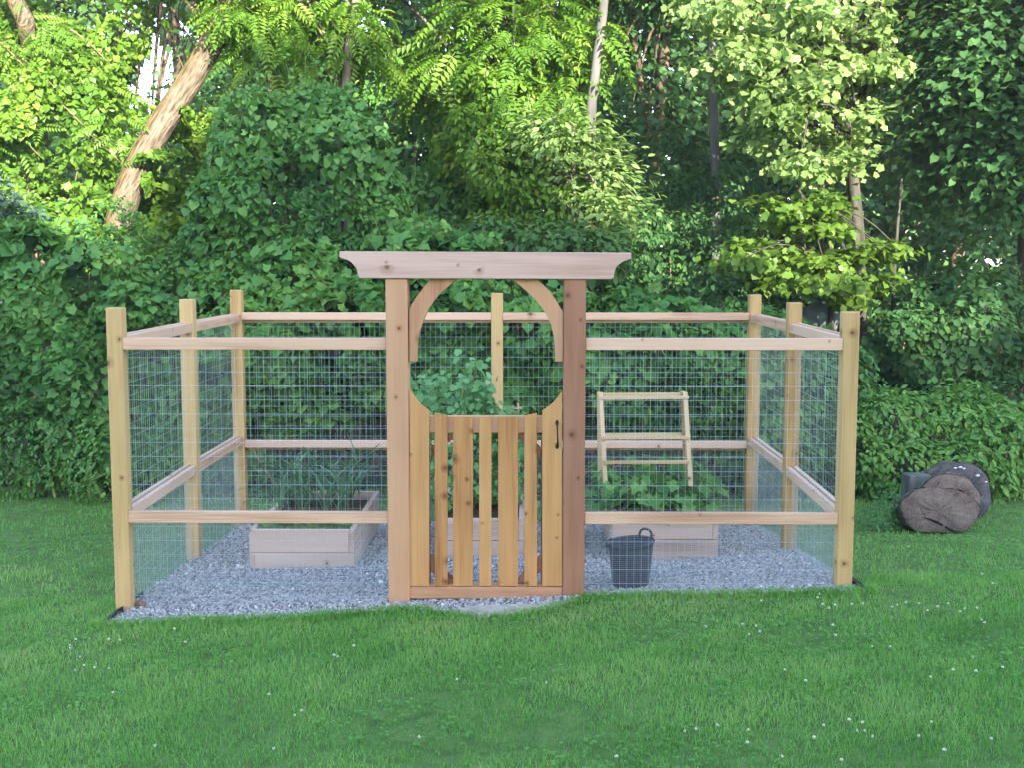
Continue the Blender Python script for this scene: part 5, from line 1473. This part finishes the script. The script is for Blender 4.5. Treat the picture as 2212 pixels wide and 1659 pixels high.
# broad low weed leaves in the lawn (clover, plantain)
n = 17000
x = rng.uniform(-4.5, 4.5, n); y = rng.uniform(-3.3, 2.5, n)
P2 = np.stack([x, y, np.zeros(n)], 1)
k = (lumpy(P2, 2.4, 140) > 0.15) & ~in_gravel(x, y, 0.02)
x, y = x[k], y[k]; n = len(x)
P = np.stack([x, y, gz(x, y) + rng.uniform(0.015, 0.045, n)], 1)
idx = np.repeat(np.arange(n), 3)
a_ = np.tile(np.arange(3) * 2.09, n) + np.repeat(rng.uniform(0, 6.28, n), 3)
T = np.stack([np.cos(a_), np.sin(a_), np.full(3 * n, -0.1)], 1)
o = link('clover_leaves', np_mesh('clover_leaves', *leaf_arrays(P[idx], np.tile([0, -0.15, 1.0], (3 * n, 1)) + rng.normal(0, .2, (3 * n, 3)), T, np.repeat(rng.uniform(0.010, 0.019, n), 3), 'clump', np.clip(rng.normal(.22, .12, 3 * n), 0, 1))), M['grass'])
props(o, kind='stuff', label='low clover leaves spread through the lawn grass')
# white clover blossoms, placed where the photograph shows them
blooms = [(166, 1381), (150, 1395), (152, 1401), (256, 1379), (232, 1382), (172, 1420), (234, 1444), (183, 1437), (165, 1447), (200, 1443), (248, 1495), (374, 1360), (402, 1384), (580, 1500), (640, 1545), (655, 1535), (592, 1618), (730, 1418), (722, 1414), (760, 1395), (330, 1610),
          (1636, 1271), (1645, 1296), (1768, 1284), (1764, 1290), (1802, 1304), (1780, 1306), (1838, 1306), (1792, 1315), (1862, 1305), (1926, 1312), (1940, 1306), (1958, 1302), (1985, 1304), (2005, 1320), (2030, 1311), (2048, 1305), (2075, 1322), (2086, 1316), (2110, 1312), (2118, 1338), (2128, 1346), (1800, 1350), (1606, 1349), (1632, 1350), (1615, 1370), (1640, 1365), (1524, 1352), (1800, 1372), (1884, 1398), (1924, 1398), (2162, 1442), (2100, 1420), (2112, 1450), (2060, 1447), (2010, 1462), (1700, 1448),
          (1496, 1575), (1548, 1567), (1620, 1578), (1606, 1602), (1690, 1636), (1480, 1580), (1860, 1560), (1826, 1552), (1780, 1565), (1848, 1574), (1866, 1578), (1888, 1590), (1990, 1592), (2010, 1560), (2140, 1596), (1816, 1642), (2036, 1618), (1760, 1590), (1740, 1470), (900, 1590), (1335, 1636), (1180, 1476), (985, 1468), (1960, 1180), (2120, 1240), (1990, 1250), (2140, 1260)]
bmv, bmf = [], []
bm = bmesh.new(); bmesh.ops.create_icosphere(bm, subdivisions=2, radius=0.0066)
for q in bm.verts: q.co *= 1 + rng.normal(0, 0.16); q.co.z = q.co.z * 0.85 + 0.050
me = bm_mesh('clover_flower', bm)
me.materials.append(M['clover'])
a_ = me.attributes.new('tint', 'FLOAT', 'POINT'); a_.data.foreach_set('value', rng.uniform(0, 1, len(me.vertices)).astype(np.float32))
sv, sf = tube_arrays([(0, 0, -0.005), (0.003, 0, 0.02), (0, 0, 0.048)], 0.0016, 4)
sme = np_mesh('stalk', sv, sf); sme.materials.append(M['stem'])
for (u, v) in blooms:
    r = CROT @ Vector((u - CXP, -(v - CYP), -FPX))
    t = 1.0; y = -1.0
    for _ in range(12):
        q = CAM + r * ((y - CAM.y) / r.y)
        y = (CAM + r * ((ground(q.x, y) + 0.05 - CAM.z) / r.z)).y
    q = CAM + r * ((y - CAM.y) / r.y)
    if in_gravel(q.x, y): y = float(gravel_front(q.x)) - 0.05
    o = bpy.data.objects.new('clover_flower', me); COL.objects.link(o)
    s = rng.uniform(0.75, 1.25)
    o.location = (q.x, y, ground(q.x, y)); o.scale = (s, s, 1); o.rotation_euler = (rng.normal(0, .15), rng.normal(0, .15), rng.uniform(0, 6))
    props(o, 'small round white clover blossom standing above the mown grass', 'flower', 'clover blossoms in the lawn')
    c = bpy.data.objects.new('stalk', sme); COL.objects.link(c); c.parent = o

# ------------------------------------------------------------------ unseen trees added behind the viewer, sized to cast shade over the garden
def added_shade_tree(label, x, y, h, w, dens=1.0):
    g = ground(x, y)
    lp = [(np.array([x, y, h * 0.62]), np.array([w, w * 0.8, h * 0.38])), (np.array([x, y, h * 0.34]), np.array([w * 1.05, w * 0.85, h * 0.32]))]
    root = thing('added_shade_tree', label, 'tree', (x, y, g), 'added shade trees behind the viewer')
    v, f = tube_arrays([(x, y, g - 0.1), (x, y, h * 0.3), (x, y, h * 0.8)], [0.35, 0.28, 0.1], 10)
    link('trunk', np_mesh('trunk', v, f, smooth=True), M['bark_brown'], root)
    P = []
    for c, r in lp:
        n = int(2600 * dens)
        d = unit(rng.normal(size=(n, 3)))
        P.append(c + d * r * (rng.random(n) ** 0.30)[:, None])
    P = np.concatenate(P); P = P[P[:, 2] > g + 0.2]; n = len(P)
    link('crown', np_mesh('crown', *leaf_arrays(P, rng.normal(0, 1, (n, 3)) + np.array([0, 0, .3]), rng.normal(0, 1, (n, 3)), rng.uniform(0.5, 0.9, n), 'clump', rng.normal(.5, .15, n))), M['forest'], root)
for args in SHADE: added_shade_tree(*args)

# ------------------------------------------------------------------ thin haze added to veil the depth like lens glare
hz = bpy.data.meshes.new('haze'); bm = bmesh.new(); bmesh.ops.create_cube(bm, size=1.0)
bmesh.ops.scale(bm, vec=(640, 640, 24), verts=bm.verts); bm.to_mesh(hz); bm.free()
ho = link('haze', hz, None, None, (0, 0, 10.0)); ho['kind'] = 'stuff'
m, nt, out = new_mat('added_haze'); pv = N(nt, 'ShaderNodeVolumePrincipled'); pv.inputs['Color'].default_value = (0.9, 0.95, 1, 1); pv.inputs['Density'].default_value = 0.0009
nt.links.new(pv.outputs[0], out.inputs['Volume']); hz.materials.append(m)
